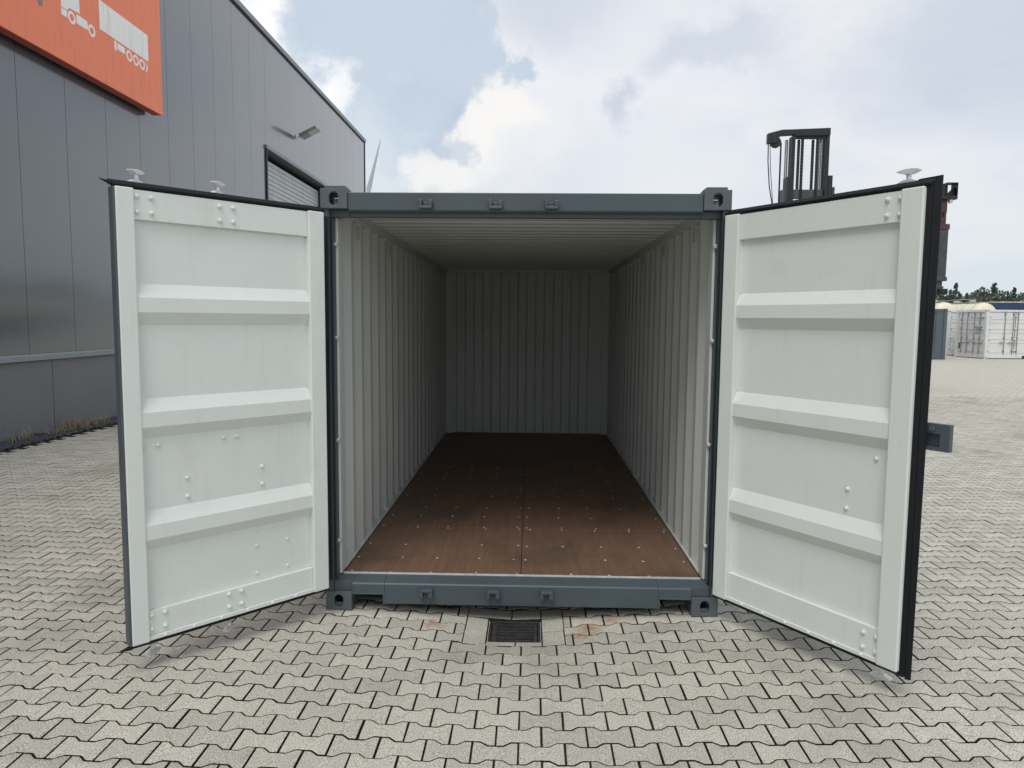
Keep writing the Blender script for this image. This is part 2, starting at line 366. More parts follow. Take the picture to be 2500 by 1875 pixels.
def stadium(w, h, n=8):
    r = min(w, h)/2; p = []
    if h >= w:
        p += [(r*math.cos(math.pi*i/n), h/2-r+r*math.sin(math.pi*i/n)) for i in range(n+1)]
        p += [(r*math.cos(math.pi+math.pi*i/n), -(h/2-r)+r*math.sin(math.pi+math.pi*i/n)) for i in range(n+1)]
    else:
        p += [(w/2-r+r*math.cos(-math.pi/2+math.pi*i/n), r*math.sin(-math.pi/2+math.pi*i/n)) for i in range(n+1)]
        p += [(-(w/2-r)+r*math.cos(math.pi/2+math.pi*i/n), r*math.sin(math.pi/2+math.pi*i/n)) for i in range(n+1)]
    return p
def rrect(w, h, r, n=4):
    p = []
    for cx, cy, a in ((w/2-r, h/2-r, 0), (-w/2+r, h/2-r, 1), (-w/2+r, -h/2+r, 2), (w/2-r, -h/2+r, 3)):
        p += [(cx+r*math.cos(math.pi/2*(a+i/n)), cy+r*math.sin(math.pi/2*(a+i/n))) for i in range(n+1)]
    return p
def thing(name, label, cat, loc, group=None):
    o = bpy.data.objects.new(name, None); COL.objects.link(o); o.location = loc; o.empty_display_size = 0.3
    o['label'] = label; o['category'] = cat
    if group: o['group'] = group
    return o
def tag(o, label, cat, group=None):
    o['label'] = label; o['category'] = cat
    if group: o['group'] = group
    return o
def inst(name, me, parent, loc=(0, 0, 0), rot=None, scale=None):
    o = bpy.data.objects.new(name, me); COL.objects.link(o)
    M = Matrix.Translation(loc)
    if rot is not None: M = M @ (rot if isinstance(rot, Matrix) else rot.to_matrix().to_4x4())
    if scale is not None: M = M @ Matrix.Diagonal((*scale, 1))
    o.matrix_basis = M
    set_loc_parent(o, parent)
    return o
def copy_tree(root, loc, label=None):
    def cp(o, par):
        c = o.copy(); COL.objects.link(c)
        if par is not None:
            c.parent = par; c.matrix_parent_inverse = o.matrix_parent_inverse.copy()
        for ch in o.children: cp(ch, c)
        return c
    r = cp(root, None); r.location = loc
    if label: r['label'] = label
    return r

# ------------------------------------------------------------------ ground
PX, PY, OX, OY = 0.202, 0.1285, 0.009, -1.415
def gh(x, y):
    x = np.asarray(x, float); y = np.asarray(y, float)
    v = 0.043*(np.sqrt(x*x+0.15)-1.02)
    v = np.where(v > 0, 0.075*np.tanh(v/0.075), v)
    t = np.clip((y+1.3)/1.0, 0, 1); v = v-0.011*t*t*(3-2*t)
    v = v*np.clip(1-(y-4)/9, 0, 1)
    v = v-0.030*np.exp(-((x+0.035)**2+(y+0.10)**2)/0.40**2)
    t = np.clip((y-5)/25, 0, 1); v = v-0.015*t*t*(3-2*t)
    return v
def g1(x, y): return float(gh(x, y))
ZX0, ZX1 = -6.93, 14.0
ZY0, ZY1 = OY-10.5*PY, OY+120.5*PY
BED = 0.016
def grid(xs, ys, zf):
    X, Y = np.meshgrid(xs, ys); Z = zf(X, Y)
    V = np.stack([X.ravel(), Y.ravel(), Z.ravel()], 1); nx = len(xs); ny = len(ys)
    F = [(j*nx+i, j*nx+i+1, (j+1)*nx+i+1, (j+1)*nx+i) for j in range(ny-1) for i in range(nx-1)]
    return V, F
gm = MB()
DR = (-0.195, 0.125, -0.26, 0.06)      # drain opening
gxs = np.unique(np.round(np.concatenate([np.linspace(ZX0, -1.6, 26), np.linspace(-1.6, 1.6, 45), np.linspace(1.6, ZX1, 50), [DR[0], DR[1]]]), 4))
gys = np.unique(np.round(np.concatenate([np.linspace(ZY0, -1, 12), np.linspace(-1, 0.6, 24), np.linspace(0.6, ZY1, 60), [DR[2], DR[3]]]), 4))
V, Fc = grid(gxs, gys, lambda x, y: gh(x, y)-BED)
Fc = [f for f in Fc if not (DR[0] < V[list(f), 0].mean() < DR[1] and DR[2] < V[list(f), 1].mean() < DR[3])]
gm.add([tuple(v) for v in V], Fc, mi=0)
def gstrip(x0, x1, y0, y1, nx, ny):
    V, Fc = grid(np.linspace(x0, x1, nx), np.linspace(y0, y1, ny), gh); gm.add([tuple(v) for v in V], Fc, mi=1)
gstrip(ZX1, 60, ZY0, ZY1, 20, 40); gstrip(60, 700, ZY0, ZY1, 6, 4)
gstrip(-700, 700, -300, ZY0, 40, 12)
gstrip(-700, ZX0-.001, ZY0, ZY1, 10, 20)
gstrip(-700, ZX0, ZY1, 40, 10, 20); gstrip(ZX0, 60, ZY1, 40, 60, 40); gstrip(60, 700, ZY1, 40, 8, 8)
gstrip(-700, 700, 40, 900, 20, 20)
ground = gm.build('ground', ['joint_sand', 'far_paving'], recalc=False); ground['kind'] = 'structure'; ground['label'] = 'grey interlocking concrete block paving of the yard'

# interlocking I-shaped pavers
def outline():
    hx = PX/2-0.0047; a = 0.0140; g = 0.0047
    xs = [-hx, -0.068, -0.034, 0.034, 0.068, hx]; s = [1, 1, -1, -1, 1, 1]
    top = [(x, PY/2+a*q-g) for x, q in zip(xs, s)]
    return [(x, -y) for x, y in top]+[(x, y) for x, y in reversed(top)]
OUT = outline()
def paver_geo(poly, ch=0.0022, depth=0.024):
    c = Vector((sum(p[0] for p in poly)/len(poly), sum(p[1] for p in poly)/len(poly)))
    n = len(poly); ins = []
    for i in range(n):
        p0, p1, p2 = Vector(poly[i-1]), Vector(poly[i]), Vector(poly[(i+1) % n])
        e1 = (p1-p0).normalized(); e2 = (p2-p1).normalized()
        nrm = (Vector((-e1.y, e1.x))+Vector((-e2.y, e2.x))); nrm = nrm.normalized() if nrm.length > 1e-6 else Vector((-e1.y, e1.x))
        ins.append(p1+nrm*ch)
    v = [(p.x, p.y, 0) for p in ins]+[(p[0], p[1], -ch*0.8) for p in poly]+[(p[0], p[1], -depth) for p in poly]
    f = [tuple(range(n))]
    for i in range(n):
        j = (i+1) % n
        f += [(n+i, n+j, j, i), (2*n+i, 2*n+j, n+j, n+i)]
    return v, f
pv, pf = paver_geo(OUT)
pme = bpy.data.meshes.new('paver'); pme.from_pydata(pv, [], pf); pme.materials.append(MATS['paver']); pme.materials.append(MATS['joint_sand'])
PMI = [0]+[0, 1]*len(OUT); pme.polygons.foreach_set('material_index', PMI); pme.update()
def in_rect(x, y, R, mx=0.10, my=0.075): return R[0]-mx < x < R[1]+mx and R[2]-my < y < R[3]+my
SUR = (-0.335, 0.265, -0.3228, 0.1912)    # the drain with its surround of cut stones
cells = []; clip_cells = []
j0, j1 = -10, 121
for j in range(j0, j1):
    y = OY+j*PY
    off = OX+PX/2+(0 if j % 2 == 0 else PX/2)
    i0 = int((ZX0-off)/PX)+1; i1 = int((ZX1-off)/PX)
    for i in range(i0, i1):
        x = off+i*PX
        if abs(x) < 1.0 and 0.9 < y < 5.2: continue
        if in_rect(x, y, SUR): clip_cells.append((x, y)); continue
        cells.append((x, y))
cells = np.array(cells)
# picture size of each stone decides which 300 become single objects
d = cells-np.array([CX, CY]); fwd = d[:, 0]*FF.x+d[:, 1]*FF.y+(0-CZ)*FF.z
rx = (d[:, 0]*RR.x+d[:, 1]*RR.y+(-CZ)*RR.z)/fwd*FPX+1250; ry = 937.5-(d[:, 0]*UU.x+d[:, 1]*UU.y-CZ*UU.z)/fwd*FPX
vis = (fwd > 0.5) & (rx > 0) & (rx < 2500) & (ry < 1875)
size = np.where(vis, 1/fwd**3, 0)
order = np.argsort(-size); single = set(order[:285].tolist())
rv = rng.random(len(cells)); dz = rng.normal(0, 0.0007, len(cells)); tx = rng.normal(0, 0.004, len(cells)); ty = rng.normal(0, 0.003, len(cells)); rz = rng.normal(0, 0.005, len(cells))
jx = rng.normal(0, 0.0008, len(cells)); jy = rng.normal(0, 0.0008, len(cells))
e = 0.05
sx = (gh(cells[:, 0]+e, cells[:, 1])-gh(cells[:, 0]-e, cells[:, 1]))/(2*e); sy = (gh(cells[:, 0], cells[:, 1]+e)-gh(cells[:, 0], cells[:, 1]-e))/(2*e)
gz = gh(cells[:, 0], cells[:, 1])
for k in single:
    o = bpy.data.objects.new('paver', pme); COL.objects.link(o)
    ax, ay = sx[k]+tx[k], sy[k]+ty[k]
    M = Matrix(((math.cos(rz[k]), -math.sin(rz[k]), 0, cells[k, 0]+jx[k]), (math.sin(rz[k]), math.cos(rz[k]), 0, cells[k, 1]+jy[k]), (ax, ay, 1, gz[k]+dz[k]), (0, 0, 0, 1)))
    o.matrix_basis = Matrix.Translation(M.translation) @ Matrix.Rotation(rz[k], 4, 'Z') @ Matrix.Rotation(math.atan(ay), 4, 'X') @ Matrix.Rotation(-math.atan(ax), 4, 'Y')
    o.parent = ground; o.color = (rv[k], rv[k], rv[k], 1)
rest = np.array([k for k in range(len(cells)) if k not in single])
PV = np.array(pv); n = len(PV)
cz_, sz_ = np.cos(rz[rest]), np.sin(rz[rest])
X = PV[None, :, 0]*cz_[:, None]-PV[None, :, 1]*sz_[:, None]; Y = PV[None, :, 0]*sz_[:, None]+PV[None, :, 1]*cz_[:, None]
Z = PV[None, :, 2]+X*(sx+tx)[rest][:, None]+Y*(sy+ty)[rest][:, None]+(gz+dz)[rest][:, None]
X = X+(cells[:, 0]+jx)[rest][:, None]; Y = Y+(cells[:, 1]+jy)[rest][:, None]
allv = np.stack([X, Y, Z], 2).reshape(-1, 3)
lens = np.array([len(f) for f in pf]); flat = np.concatenate([np.array(f) for f in pf])
nr = len(rest)
loops = (flat[None, :]+(np.arange(nr)*n)[:, None]).ravel(); tot = np.tile(lens, nr); start = np.concatenate([[0], np.cumsum(tot)[:-1]])
fm = bpy.data.meshes.new('paver_field'); fm.vertices.add(len(allv)); fm.vertices.foreach_set('co', allv.ravel())
fm.loops.add(len(loops)); fm.loops.foreach_set('vertex_index', loops.astype(np.int32))
fm.polygons.add(len(tot)); fm.polygons.foreach_set('loop_start', start.astype(np.int32)); fm.polygons.foreach_set('loop_total', tot.astype(np.int32))
fm.update(calc_edges=True)
at = fm.attributes.new('rnd', 'FLOAT', 'POINT'); at.data.foreach_set('value', np.repeat(rv[rest], n).astype(np.float32))
fm.materials.append(MATS['paver']); fm.materials.append(MATS['joint_sand']); fm.polygons.foreach_set('material_index', np.tile(np.array(PMI, dtype=np.int32), nr))
fo = bpy.data.objects.new('paver_field', fm); COL.objects.link(fo); fo.parent = ground; fo.color = (0, 0, 0, 1); fo['kind'] = 'stuff'
# stones cut to fit round the drain surround
def clip(poly, ax, val, keep_less):
    res = []; m = len(poly)
    ins_ = lambda p: (p[ax] <= val) == keep_less
    for a, b in zip(poly, poly[1:]+poly[:1]):
        if ins_(a): res.append(a)
        if ins_(a) != ins_(b):
            t = (val-a[ax])/(b[ax]-a[ax]); res.append(tuple(a[q]+t*(b[q]-a[q]) for q in (0, 1)))
    return res
def single_paver(poly, tone, sink=0.0, tilt=(0, 0), name='paver'):
    cx = sum(p[0] for p in poly)/len(poly); cy = sum(p[1] for p in poly)/len(poly)
    area = 0.5*sum(a[0]*b[1]-b[0]*a[1] for a, b in zip(poly, poly[1:]+poly[:1]))
    if abs(area) < 0.0012: return
    if area < 0: poly = poly[::-1]
    v, f = paver_geo([(p[0]-cx, p[1]-cy) for p in poly])
    v = [(x, y, z+x*((g1(cx+.05, cy)-g1(cx-.05, cy))/.1+tilt[0])+y*((g1(cx, cy+.05)-g1(cx, cy-.05))/.1+tilt[1])) for x, y, z in v]
    me = bpy.data.meshes.new('paver'); me.from_pydata(v, [], f); me.materials.append(MATS['paver']); me.materials.append(MATS['joint_sand']); me.polygons.foreach_set('material_index', [0]+[0, 1]*len(poly)); me.update()
    o = bpy.data.objects.new(name, me); COL.objects.link(o); o.location = (cx, cy, g1(cx, cy)-sink); o.parent = ground; o.color = (tone, tone, tone, 1)
for x, y in clip_cells:
    P = [(x+p[0], y+p[1]) for p in OUT]
    opts = [clip(P, 0, SUR[0]-0.003, True), clip(P, 0, SUR[1]+0.003, False), clip(P, 1, SUR[2]-0.003, True), clip(P, 1, SUR[3]+0.003, False)]
    def ar(p): return abs(0.5*sum(a[0]*b[1]-b[0]*a[1] for a, b in zip(p, p[1:]+p[:1]))) if len(p) > 2 else 0
    best = max(opts, key=ar)
    if len(best) > 2: single_paver(best, random.random()*0.8, 0.0, (random.gauss(0, .012), random.gauss(0, .012)))
def rectp(x0, x1, y0, y1, sh=0.0): return [(x0, y0), (x1, y0+sh), (x1, y1+sh), (x0, y1)]
for r in ((-0.333, -0.204, -0.318, -0.136, 0.002), (-0.331, -0.203, -0.129, 0.060, -0.004), (0.135, 0.262, -0.316, -0.120, 0.003), (0.134, 0.263, -0.112, 0.058, 0.0),
          (-0.198, -0.030, -0.319, -0.268, -0.002), (-0.023, 0.128, -0.320, -0.268, 0.003),
          (-0.333, -0.060, 0.069, 0.187, 0.0), (-0.052, 0.125, 0.068, 0.187, 0.0), (0.133, 0.262, 0.066, 0.186, 0.004)):
    single_paver(rectp(*r), 0.15+random.random()*0.5, 0.002, (random.gauss(0, .02), random.gauss(0, .02)))

# drain grate
dx, dy = (DR[0]+DR[1])/2, (DR[2]+DR[3])/2; dzz = g1(dx, dy)-0.012
dg = thing('drain_grate', 'square cast iron drain grate sunk in the paving below the container sill', 'drain', (dx, dy, dzz))
w = 0.159
MB().box(dx-w, dx+w, dy-w, dy+w, dzz-0.20, dzz-0.09).build('sump', 'silt', dg)
fr = MB()
for a in ((-w, w, -w, -w+0.016), (-w, w, w-0.016, w), (-w, -w+0.016, -w+0.016, w-0.016), (w-0.016, w, -w+0.016, w-0.016)):
    fr.box(dx+a[0], dx+a[1], dy+a[2], dy+a[3], dzz-0.10, dzz+0.004)
fr.build('frame', 'cast_iron', dg, bevel=0.002)
MB().box(dx-w+0.02, dx-w+0.052, dy-w+0.02, dy+w-0.02, dzz-0.02, dzz).build('side_plate', 'cast_iron', dg, bevel=0.002)
MB().box(dx+w-0.042, dx+w-0.02, dy-w+0.02, dy+w-0.02, dzz-0.02, dzz).build('side_plate', 'cast_iron', dg, bevel=0.002)
bmx = MB()
seg = 8; L0, L1 = -w+0.053, w-0.043
for i in range(seg):
    xa, xb = L0+(L1-L0)*i/seg, L0+(L1-L0)*(i+1)/seg
    ca, cb = [-0.008*(1-((q-(L0+L1)/2)/((L1-L0)/2))**2) for q in (xa, xb)]
    bmx.add([(xa, ca-0.010, -0.03), (xb, cb-0.010, -0.03), (xb, cb+0.010, -0.03), (xa, ca+0.010, -0.03), (xa, ca-0.010, 0), (xb, cb-0.010, 0), (xb, cb+0.010, 0), (xa, ca+0.010, 0)],
            [(0, 3, 2, 1), (4, 5, 6, 7), (0, 1, 5, 4), (1, 2, 6, 5), (2, 3, 7, 6), (3, 0, 4, 7)])
bme = bmx.mesh('bar', 'cast_iron')
for k in range(6): inst('bar', bme, dg, (dx, dy-0.105+k*0.0435, dzz))

# ------------------------------------------------------------------ the open container
con = thing('shipping_container', 'open blue-grey shipping container with white inside and brown wooden floor', 'container', (0, 3.0, 0))
def casting(top):
    m = MB(); hole = stadium(0.058, 0.080)
    m.plate_hole(0.162, 0.118, 0.026, hole)                                             # front, local y 0..0.026
    M2 = Matrix.Translation((0.081, 0.102, 0)) @ Matrix.Rotation(rad(90), 4, 'Z')
    m.plate_hole(0.152, 0.118, 0.02, stadium(0.058, 0.080), M2)                          # outer side (+x), mirrored later
    m.box(-0.081, -0.063, 0.0262, 0.178, -0.059, 0.059)
    m.box(-0.0628, 0.0608, 0.152, 0.178, -0.059, 0.059)
    M3 = Matrix.Translation((0, 0.089, 0.0585 if top else -0.0385)) @ Matrix.Rotation(rad(-90), 4, 'X') @ Matrix.Scale(-1, 4, (0, 1, 0))
    m.plate_hole(0.1236, 0.1255, 0.02, stadium(0.063, 0.10), M3)
    zz = (-0.0588, -0.040) if top else (0.040, 0.0588)
    m.box(-0.0628, 0.0608, 0.0262, 0.1518, *zz)
    return m.mesh('corner_casting', 'casting_paint')
ct, cb_ = casting(True), casting(False)
for sx_ in (-1, 1):
    for yy, sy_ in ((0.0, 1), (6.058, -1)):
        for me, zz in ((ct, 2.591-0.059), (cb_, 0.059)):
            o = inst('corner_casting', me, con, (sx_*1.138, yy, zz), scale=(sx_, sy_, 1))
            b = o.modifiers.new('bevel', 'BEVEL'); b.width = 0.006; b.segments = 2; b.limit_method = 'ANGLE'; b.angle_limit = rad(50)
# header and sill
MB().prism([(0.012, 2.570), (0.012, 2.466), (0.022, 2.458), (0.058, 2.452), (0.058, 2.431), (0.11, 2.431), (0.11, 2.570)], -1.056, 1.056, 0).build('header', 'grey_paint', con, bevel=0.004)
for sx_ in (-1, 1):
    MB().box(min(sx_*1.0565, sx_*1.172), max(sx_*1.0565, sx_*1.172), 0.058, 0.11, 2.431, 2.470).build('header_end', 'grey_paint', con)
MB().prism([(0.008, 0.042), (0.008, 0.166), (0.013, 0.174), (0.022, 0.177), (0.105, 0.195), (0.118, 0.195), (0.118, 0.042)], -0.852, 0.852, 0).build('sill', 'grey_paint', con, bevel=0.003)
for sx_ in (-1, 1):
    a, b = sorted((sx_*0.8525, sx_*1.056)); q = MB()
    q.prism([(0.008, 0.107), (0.008, 0.166), (0.013, 0.174), (0.022, 0.177), (0.105, 0.195), (0.118, 0.195), (0.118, 0.107)], a, b, 0)
    a, b = sorted((sx_*1.0565, sx_*1.17)); q.prism([(0.022, 0.120), (0.022, 0.1765), (0.105, 0.1945), (0.117, 0.1945), (0.117, 0.120)], a, b, 0)
    q.build('sill_end', 'grey_paint', con, bevel=0.003)
    r_ = MB(); a, b = sorted((sx_*0.849, sx_*0.862)); r_.box(a, b, 0.003, 0.14, 0.039, 0.113)
    a, b = sorted((sx_*0.8625, sx_*1.056)); r_.box(a, b, 0.003, 0.14, 0.101, 0.1125)
    r_.build('pocket_rim', 'grey_paint', con, bevel=0.003)
MB().box(-1.136, 1.136, 0.1185, 0.128, 0.185, 0.2035).build('sill_edge', 'galvanised', con)
# door posts
for sx_ in (-1, 1):
    q = MB(); a, b = sorted((sx_*1.214, sx_*1.172)); q.box(a, b, 0.012, 0.16, 0.1185, 2.4725)
    a, b = sorted((sx_*1.1715, sx_*1.158)); q.box(a, b, 0.05, 0.125, 0.193, 2.4305)
    q.build('corner_post', 'grey_paint', con, bevel=0.003)
    a, b = sorted((sx_*1.2135, sx_*1.1735)); MB().box(a, b, 0.004, 0.0118, 0.19, 2.4300).build('post_shade_strip', 'post_shade_strip', con, bevel=0.002)  # strips added over the post fronts, recess shade put into their colour
    a, b = sorted((sx_*1.1712, sx_*1.1585)); MB().box(a, b, 0.040, 0.0498, 0.198, 2.4302).build('post_shade_strip', 'post_shade_strip', con, bevel=0.002)
    a, b = sorted((sx_*1.1575, sx_*1.141)); MB().box(a, b, 0.100, 0.205, 0.2, 2.4305).build('post_lining', 'inner_paint_shaded', con, bevel=0.004)
    for zz in (0.42, 1.06, 1.70, 2.27): MB().tube((sx_*1.158, 0.088, zz), (sx_*1.140, 0.088, zz), 0.013, 6).build('post_nut', 'inner_paint_shaded', con)
    # rails
    a, b = sorted((sx_*1.214, sx_*1.1365)); MB().box(a, b, 0.206, 5.90, 0.04, 0.2045).build('bottom_rail', ['grey_paint'], con)
    a, b = sorted((sx_*1.1675, sx_*1.1367)); MB().box(a, b, 0.206, 5.86, 0.2047, 0.212).build('floor_angle', 'inner_paint_shaded', con)
    q = MB(); a, b = sorted((sx_*1.214, sx_*1.168)); q.box(a, b, 0.179, 5.879, 2.478, 2.585); q.build('top_rail', 'grey_paint', con, bevel=0.003)
    a, b = sorted((sx_*1.1675, sx_*1.128)); MB().box(a, b, 0.112, 5.879, 2.474, 2.552).build('top_rail_lining', 'inner_paint_shaded', con, bevel=0.003)
# corrugated walls
def corrug(length0, length1, pitch, fi, sl, fo_):
    """list of (s, 0/1) along the wall; 0 = inner flat, 1 = outer flat"""
    pts = [(length0, 0)]; s = length0+0.045
    while s+sl+fo_+sl+fi < length1:
        pts += [(s, 0), (s+sl, 1), (s+sl+fo_, 1), (s+2*sl+fo_, 0)]; s += 2*sl+fo_+fi
    pts.append((length1, 0))
    return pts
def wall_sheet(pts, toP, z0, z1, t):
    m = MB(); k = len(pts)
    inn = [toP(s, d, 0) for s, d in pts]; outr = [toP(s, d, t) for s, d in pts]
    vs_ = [(*p, z0) for p in inn]+[(*p, z1) for p in inn]+[(*p, z0) for p in outr]+[(*p, z1) for p in outr]
    for i in range(k-1):
        m_f = (i, i+1, k+i+1, k+i); o_f = (2*k+i+1, 2*k+i, 3*k+i, 3*k+i+1)
        if i == 0: m.add(vs_, [m_f], mi=0)
        else: m.f.append(m_f); m.m.append(0)
        m.f.append(o_f); m.m.append(1)
    return m
for sx_ in (-1, 1):
    pts = corrug(0.205, 5.905, 0.278, 0.070, 0.068, 0.072)
    wall_sheet(pts, lambda s, d_, t: (sx_*(1.150+0.036*d_+t), s), 0.1985, 2.50, 0.003).build('side_wall', ['inner_paint_shaded', 'grey_paint'], con)
    # little sloped closures at the foot of each outer flat
    for i in range(1, len(pts)-3, 4):
        a, b = pts[i][0]+0.012, pts[i+3][0]-0.012
        wd_ = MB().add([(sx_*1.1505, a, 0.2125), (sx_*1.1505, b, 0.2125), (sx_*1.185, b-0.05, 0.2125), (sx_*1.185, a+0.05, 0.2125), (sx_*1.1848, b-0.055, 0.262), (sx_*1.1848, a+0.055, 0.262)],
                [(0, 1, 4, 5), (1, 2, 4), (0, 5, 3), (2, 3, 5, 4), (0, 3, 2, 1)])
        wd_.build('wall_foot', 'inner_paint_shaded', con)
pts = corrug(-1.062, 1.062, 0.25, 0.104, 0.018, 0.110)
wall_sheet(pts, lambda s, d_, t: (s, 5.945+0.045*d_+t), 0.190, 2.50, 0.003).build('end_wall', ['inner_paint_shaded', 'grey_paint'], con)
for sx_ in (-1, 1):
    a, b = sorted((sx_*1.0625, sx_*1.165)); MB().box(a, b, 5.885, 6.04, 0.12, 2.47).build('rear_post', 'inner_paint_shaded', con, bevel=0.004)
for sx_ in (-1, 1):
    a, b = sorted((sx_*1.052, sx_*1.166)); MB().box(a, b, 5.862, 5.8785, 2.4705, 2.565).build('casting_cover', 'inner_paint_shaded', con, bevel=0.003)
MB().box(-1.1275, 1.1275, 5.90, 6.04, 2.483, 2.57).build('rear_header', 'inner_paint_shaded', con, bevel=0.004)
MB().box(-1.056, 1.056, 5.95, 6.05, 0.03, 0.19).build('rear_sill', 'grey_paint', con)
rp = corrug(0.42, 5.96, 0.209, 0.066, 0.038, 0.066)
rm = MB(); k = len(rp)
prof = [(0.100, 2.540)]+[(s, 2.524+0.030*d_) for s, d_ in rp]
poly = [(-1.150, y, z) for y, z in prof]+[(1.150, y, z) for y, z in prof]+[(-1.166, y, z+0.003) for y, z in prof]+[(1.166, y, z+0.003) for y, z in prof]
k = len(prof); fcs = []
rm.add(poly, [(i, i+1, k+i+1, k+i) for i in range(k-1)], mi=0)
for i in range(k-1): rm.f.append((2*k+i, 3*k+i, 3*k+i+1, 2*k+i+1)); rm.m.append(1)
rm.build('roof', ['inner_paint_shaded', 'grey_paint'], con, recalc=False)
# floor boards with screw rows
ys = [0.129, 1.152, 3.471, 5.945]
for a, b in zip(ys, ys[1:]):
    for x0, x1 in ((-1.135, -0.0035), (0.0005, 1.135)):
        MB().box(x0, x1, a+0.0015, b-0.0015, 0.172, 0.2+random.uniform(-.0006, .0006)).build('floor_board', 'plywood', con, bevel=0.0015, seg=1)
MB().box(-1.135, 1.135, 0.13, 5.949, 0.14, 0.17).build('floor_bearer', 'black_hole', con)
scr = MB()
ry_ = [0.15, 0.43, 0.72]+[1.123, 1.181, 1.48, 1.77, 2.17, 2.46, 2.85, 3.13, 3.442, 3.50, 3.85, 4.2, 4.6, 5.0]
for yv in ry_:
    for side in (-1, 1):
        n_ = 5
        for i in range(n_):
            x = side*(0.04+i*(1.055/(n_-1)))+random.uniform(-.02, .02)
            y = yv+random.uniform(-.01, .01)
            if random.random() < 0.06: continue
            r = 0.0085*random.uniform(0.8, 1.15)
            scr.lathe([(r, 0.1995), (r*0.9, 0.2016), (r*0.5, 0.2022)], 8, Matrix.Translation((x, y, 0)))
so = scr.build('floor_screws', 'screw_steel', con); so['kind'] = 'stuff'
# lashing rings and vent slots
def ring_mesh(up):
    m = MB(); pts_ = []
    for i in range(9):
        a = math.pi*(i/8)
        pts_.append((0.028*math.cos(a), 0.0, (0.055*math.sin(a)+0.02)*(1 if up else -1)))
    pts_ = [(0.028, 0, 0)]+pts_+[(-0.028, 0, 0)]
    m.path(pts_, 0.0065, 6)
    return m.mesh('lashing_ring', 'inner_paint_shaded', smooth=60)
ru, rd = ring_mesh(True), ring_mesh(False)
for sx_ in (-1, 1):
    for yv in (0.20, 1.59, 2.98, 4.37):
        inst('lashing_ring', ru, con, (sx_*1.146, yv, 0.212), Matrix.Rotation(rad(90), 4, 'Z') @ Matrix.Rotation(rad(20)*sx_, 4, 'X'))
        inst('lashing_ring', rd, con, (sx_*1.142, yv+0.02, 2.475), Matrix.Rotation(rad(90), 4, 'Z') @ Matrix.Rotation(rad(-25)*sx_, 4, 'X'))
    for yv in (0.68, 1.81, 2.90):
        vm = MB()
        for i in range(5): a, b = sorted((sx_*1.1485, sx_*1.1515)); vm.box(a, b, yv-0.014, yv+0.014, 2.442-i*0.019, 2.448-i*0.019)
        vm.build('vent_slots', 'black_hole', con)
# lock keepers
def keeper(up):
    m = MB(); s = 1 if up else -1
    m.prism([(-0.043, 0.012), (0.043, 0.012), (0.036, 0.030), (-0.036, 0.030)], -0.046, 0, 1)
    m.box(-0.041, -0.020, -0.046, 0, -0.024, 0.0118); m.box(0.014, 0.041, -0.046, 0, -0.022, 0.0118)
    m.box(-0.0195, 0.0135, -0.012, 0, -0.014, 0.0115)
    if not up: m.v = [(x, y, -z) for x, y, z in m.v]
    return m.mesh('lock_keeper', 'grey_paint')
for x in (-0.586, -0.170, 0.161):
    for me, zz, yy in ((keeper(False), 2.500, 0.012), (keeper(True), 0.122, 0.008)):
        o = inst('lock_keeper', me, con, (x, yy, zz)); b = o.modifiers.new('bevel', 'BEVEL'); b.width = 0.004; b.segments = 2

# doors ------------------------------------------------------------
bolt_big = MB().lathe([(0.0140, 0), (0.0140, 0.003), (0.0095, 0.004), (0.0090, 0.011), (0.005, 0.014)], 12).mesh('bolt', 'white_paint', smooth=40)
bolt_dome = MB().lathe([(0.0115, 0), (0.011, 0.005), (0.008, 0.010), (0.004, 0.0122)], 12).mesh('bolt', 'white_paint', smooth=60)
bolt_small = MB().lathe([(0.0088, 0), (0.0084, 0.004), (0.006, 0.0075), (0.003, 0.009)], 10).mesh('bolt', 'white_paint', smooth=60)
def cam_mesh():
    m = MB()
    m.prism([(-0.050, 0.060), (-0.012, 0.066), (0.020, 0.066), (0.050, 0.060), (0.050, 0.055), (0.016, 0.043), (-0.016, 0.043), (-0.050, 0.055)], -0.017, 0.017, 1)
    m.tube((0, 0, 0.014), (0, 0, 0.0445), 0.012, 10)
    m.prism([(-0.048, 0.0), (0.048, 0.0), (0.048, 0.005), (0.018, 0.017), (-0.018, 0.017), (-0.048, 0.005)], -0.015, 0.015, 1)
    m.tube((0, 0, -0.02), (0, 0, 0.001), 0.015, 10)
    return m.mesh('locking_cam', 'galvanised')
camme = cam_mesh()
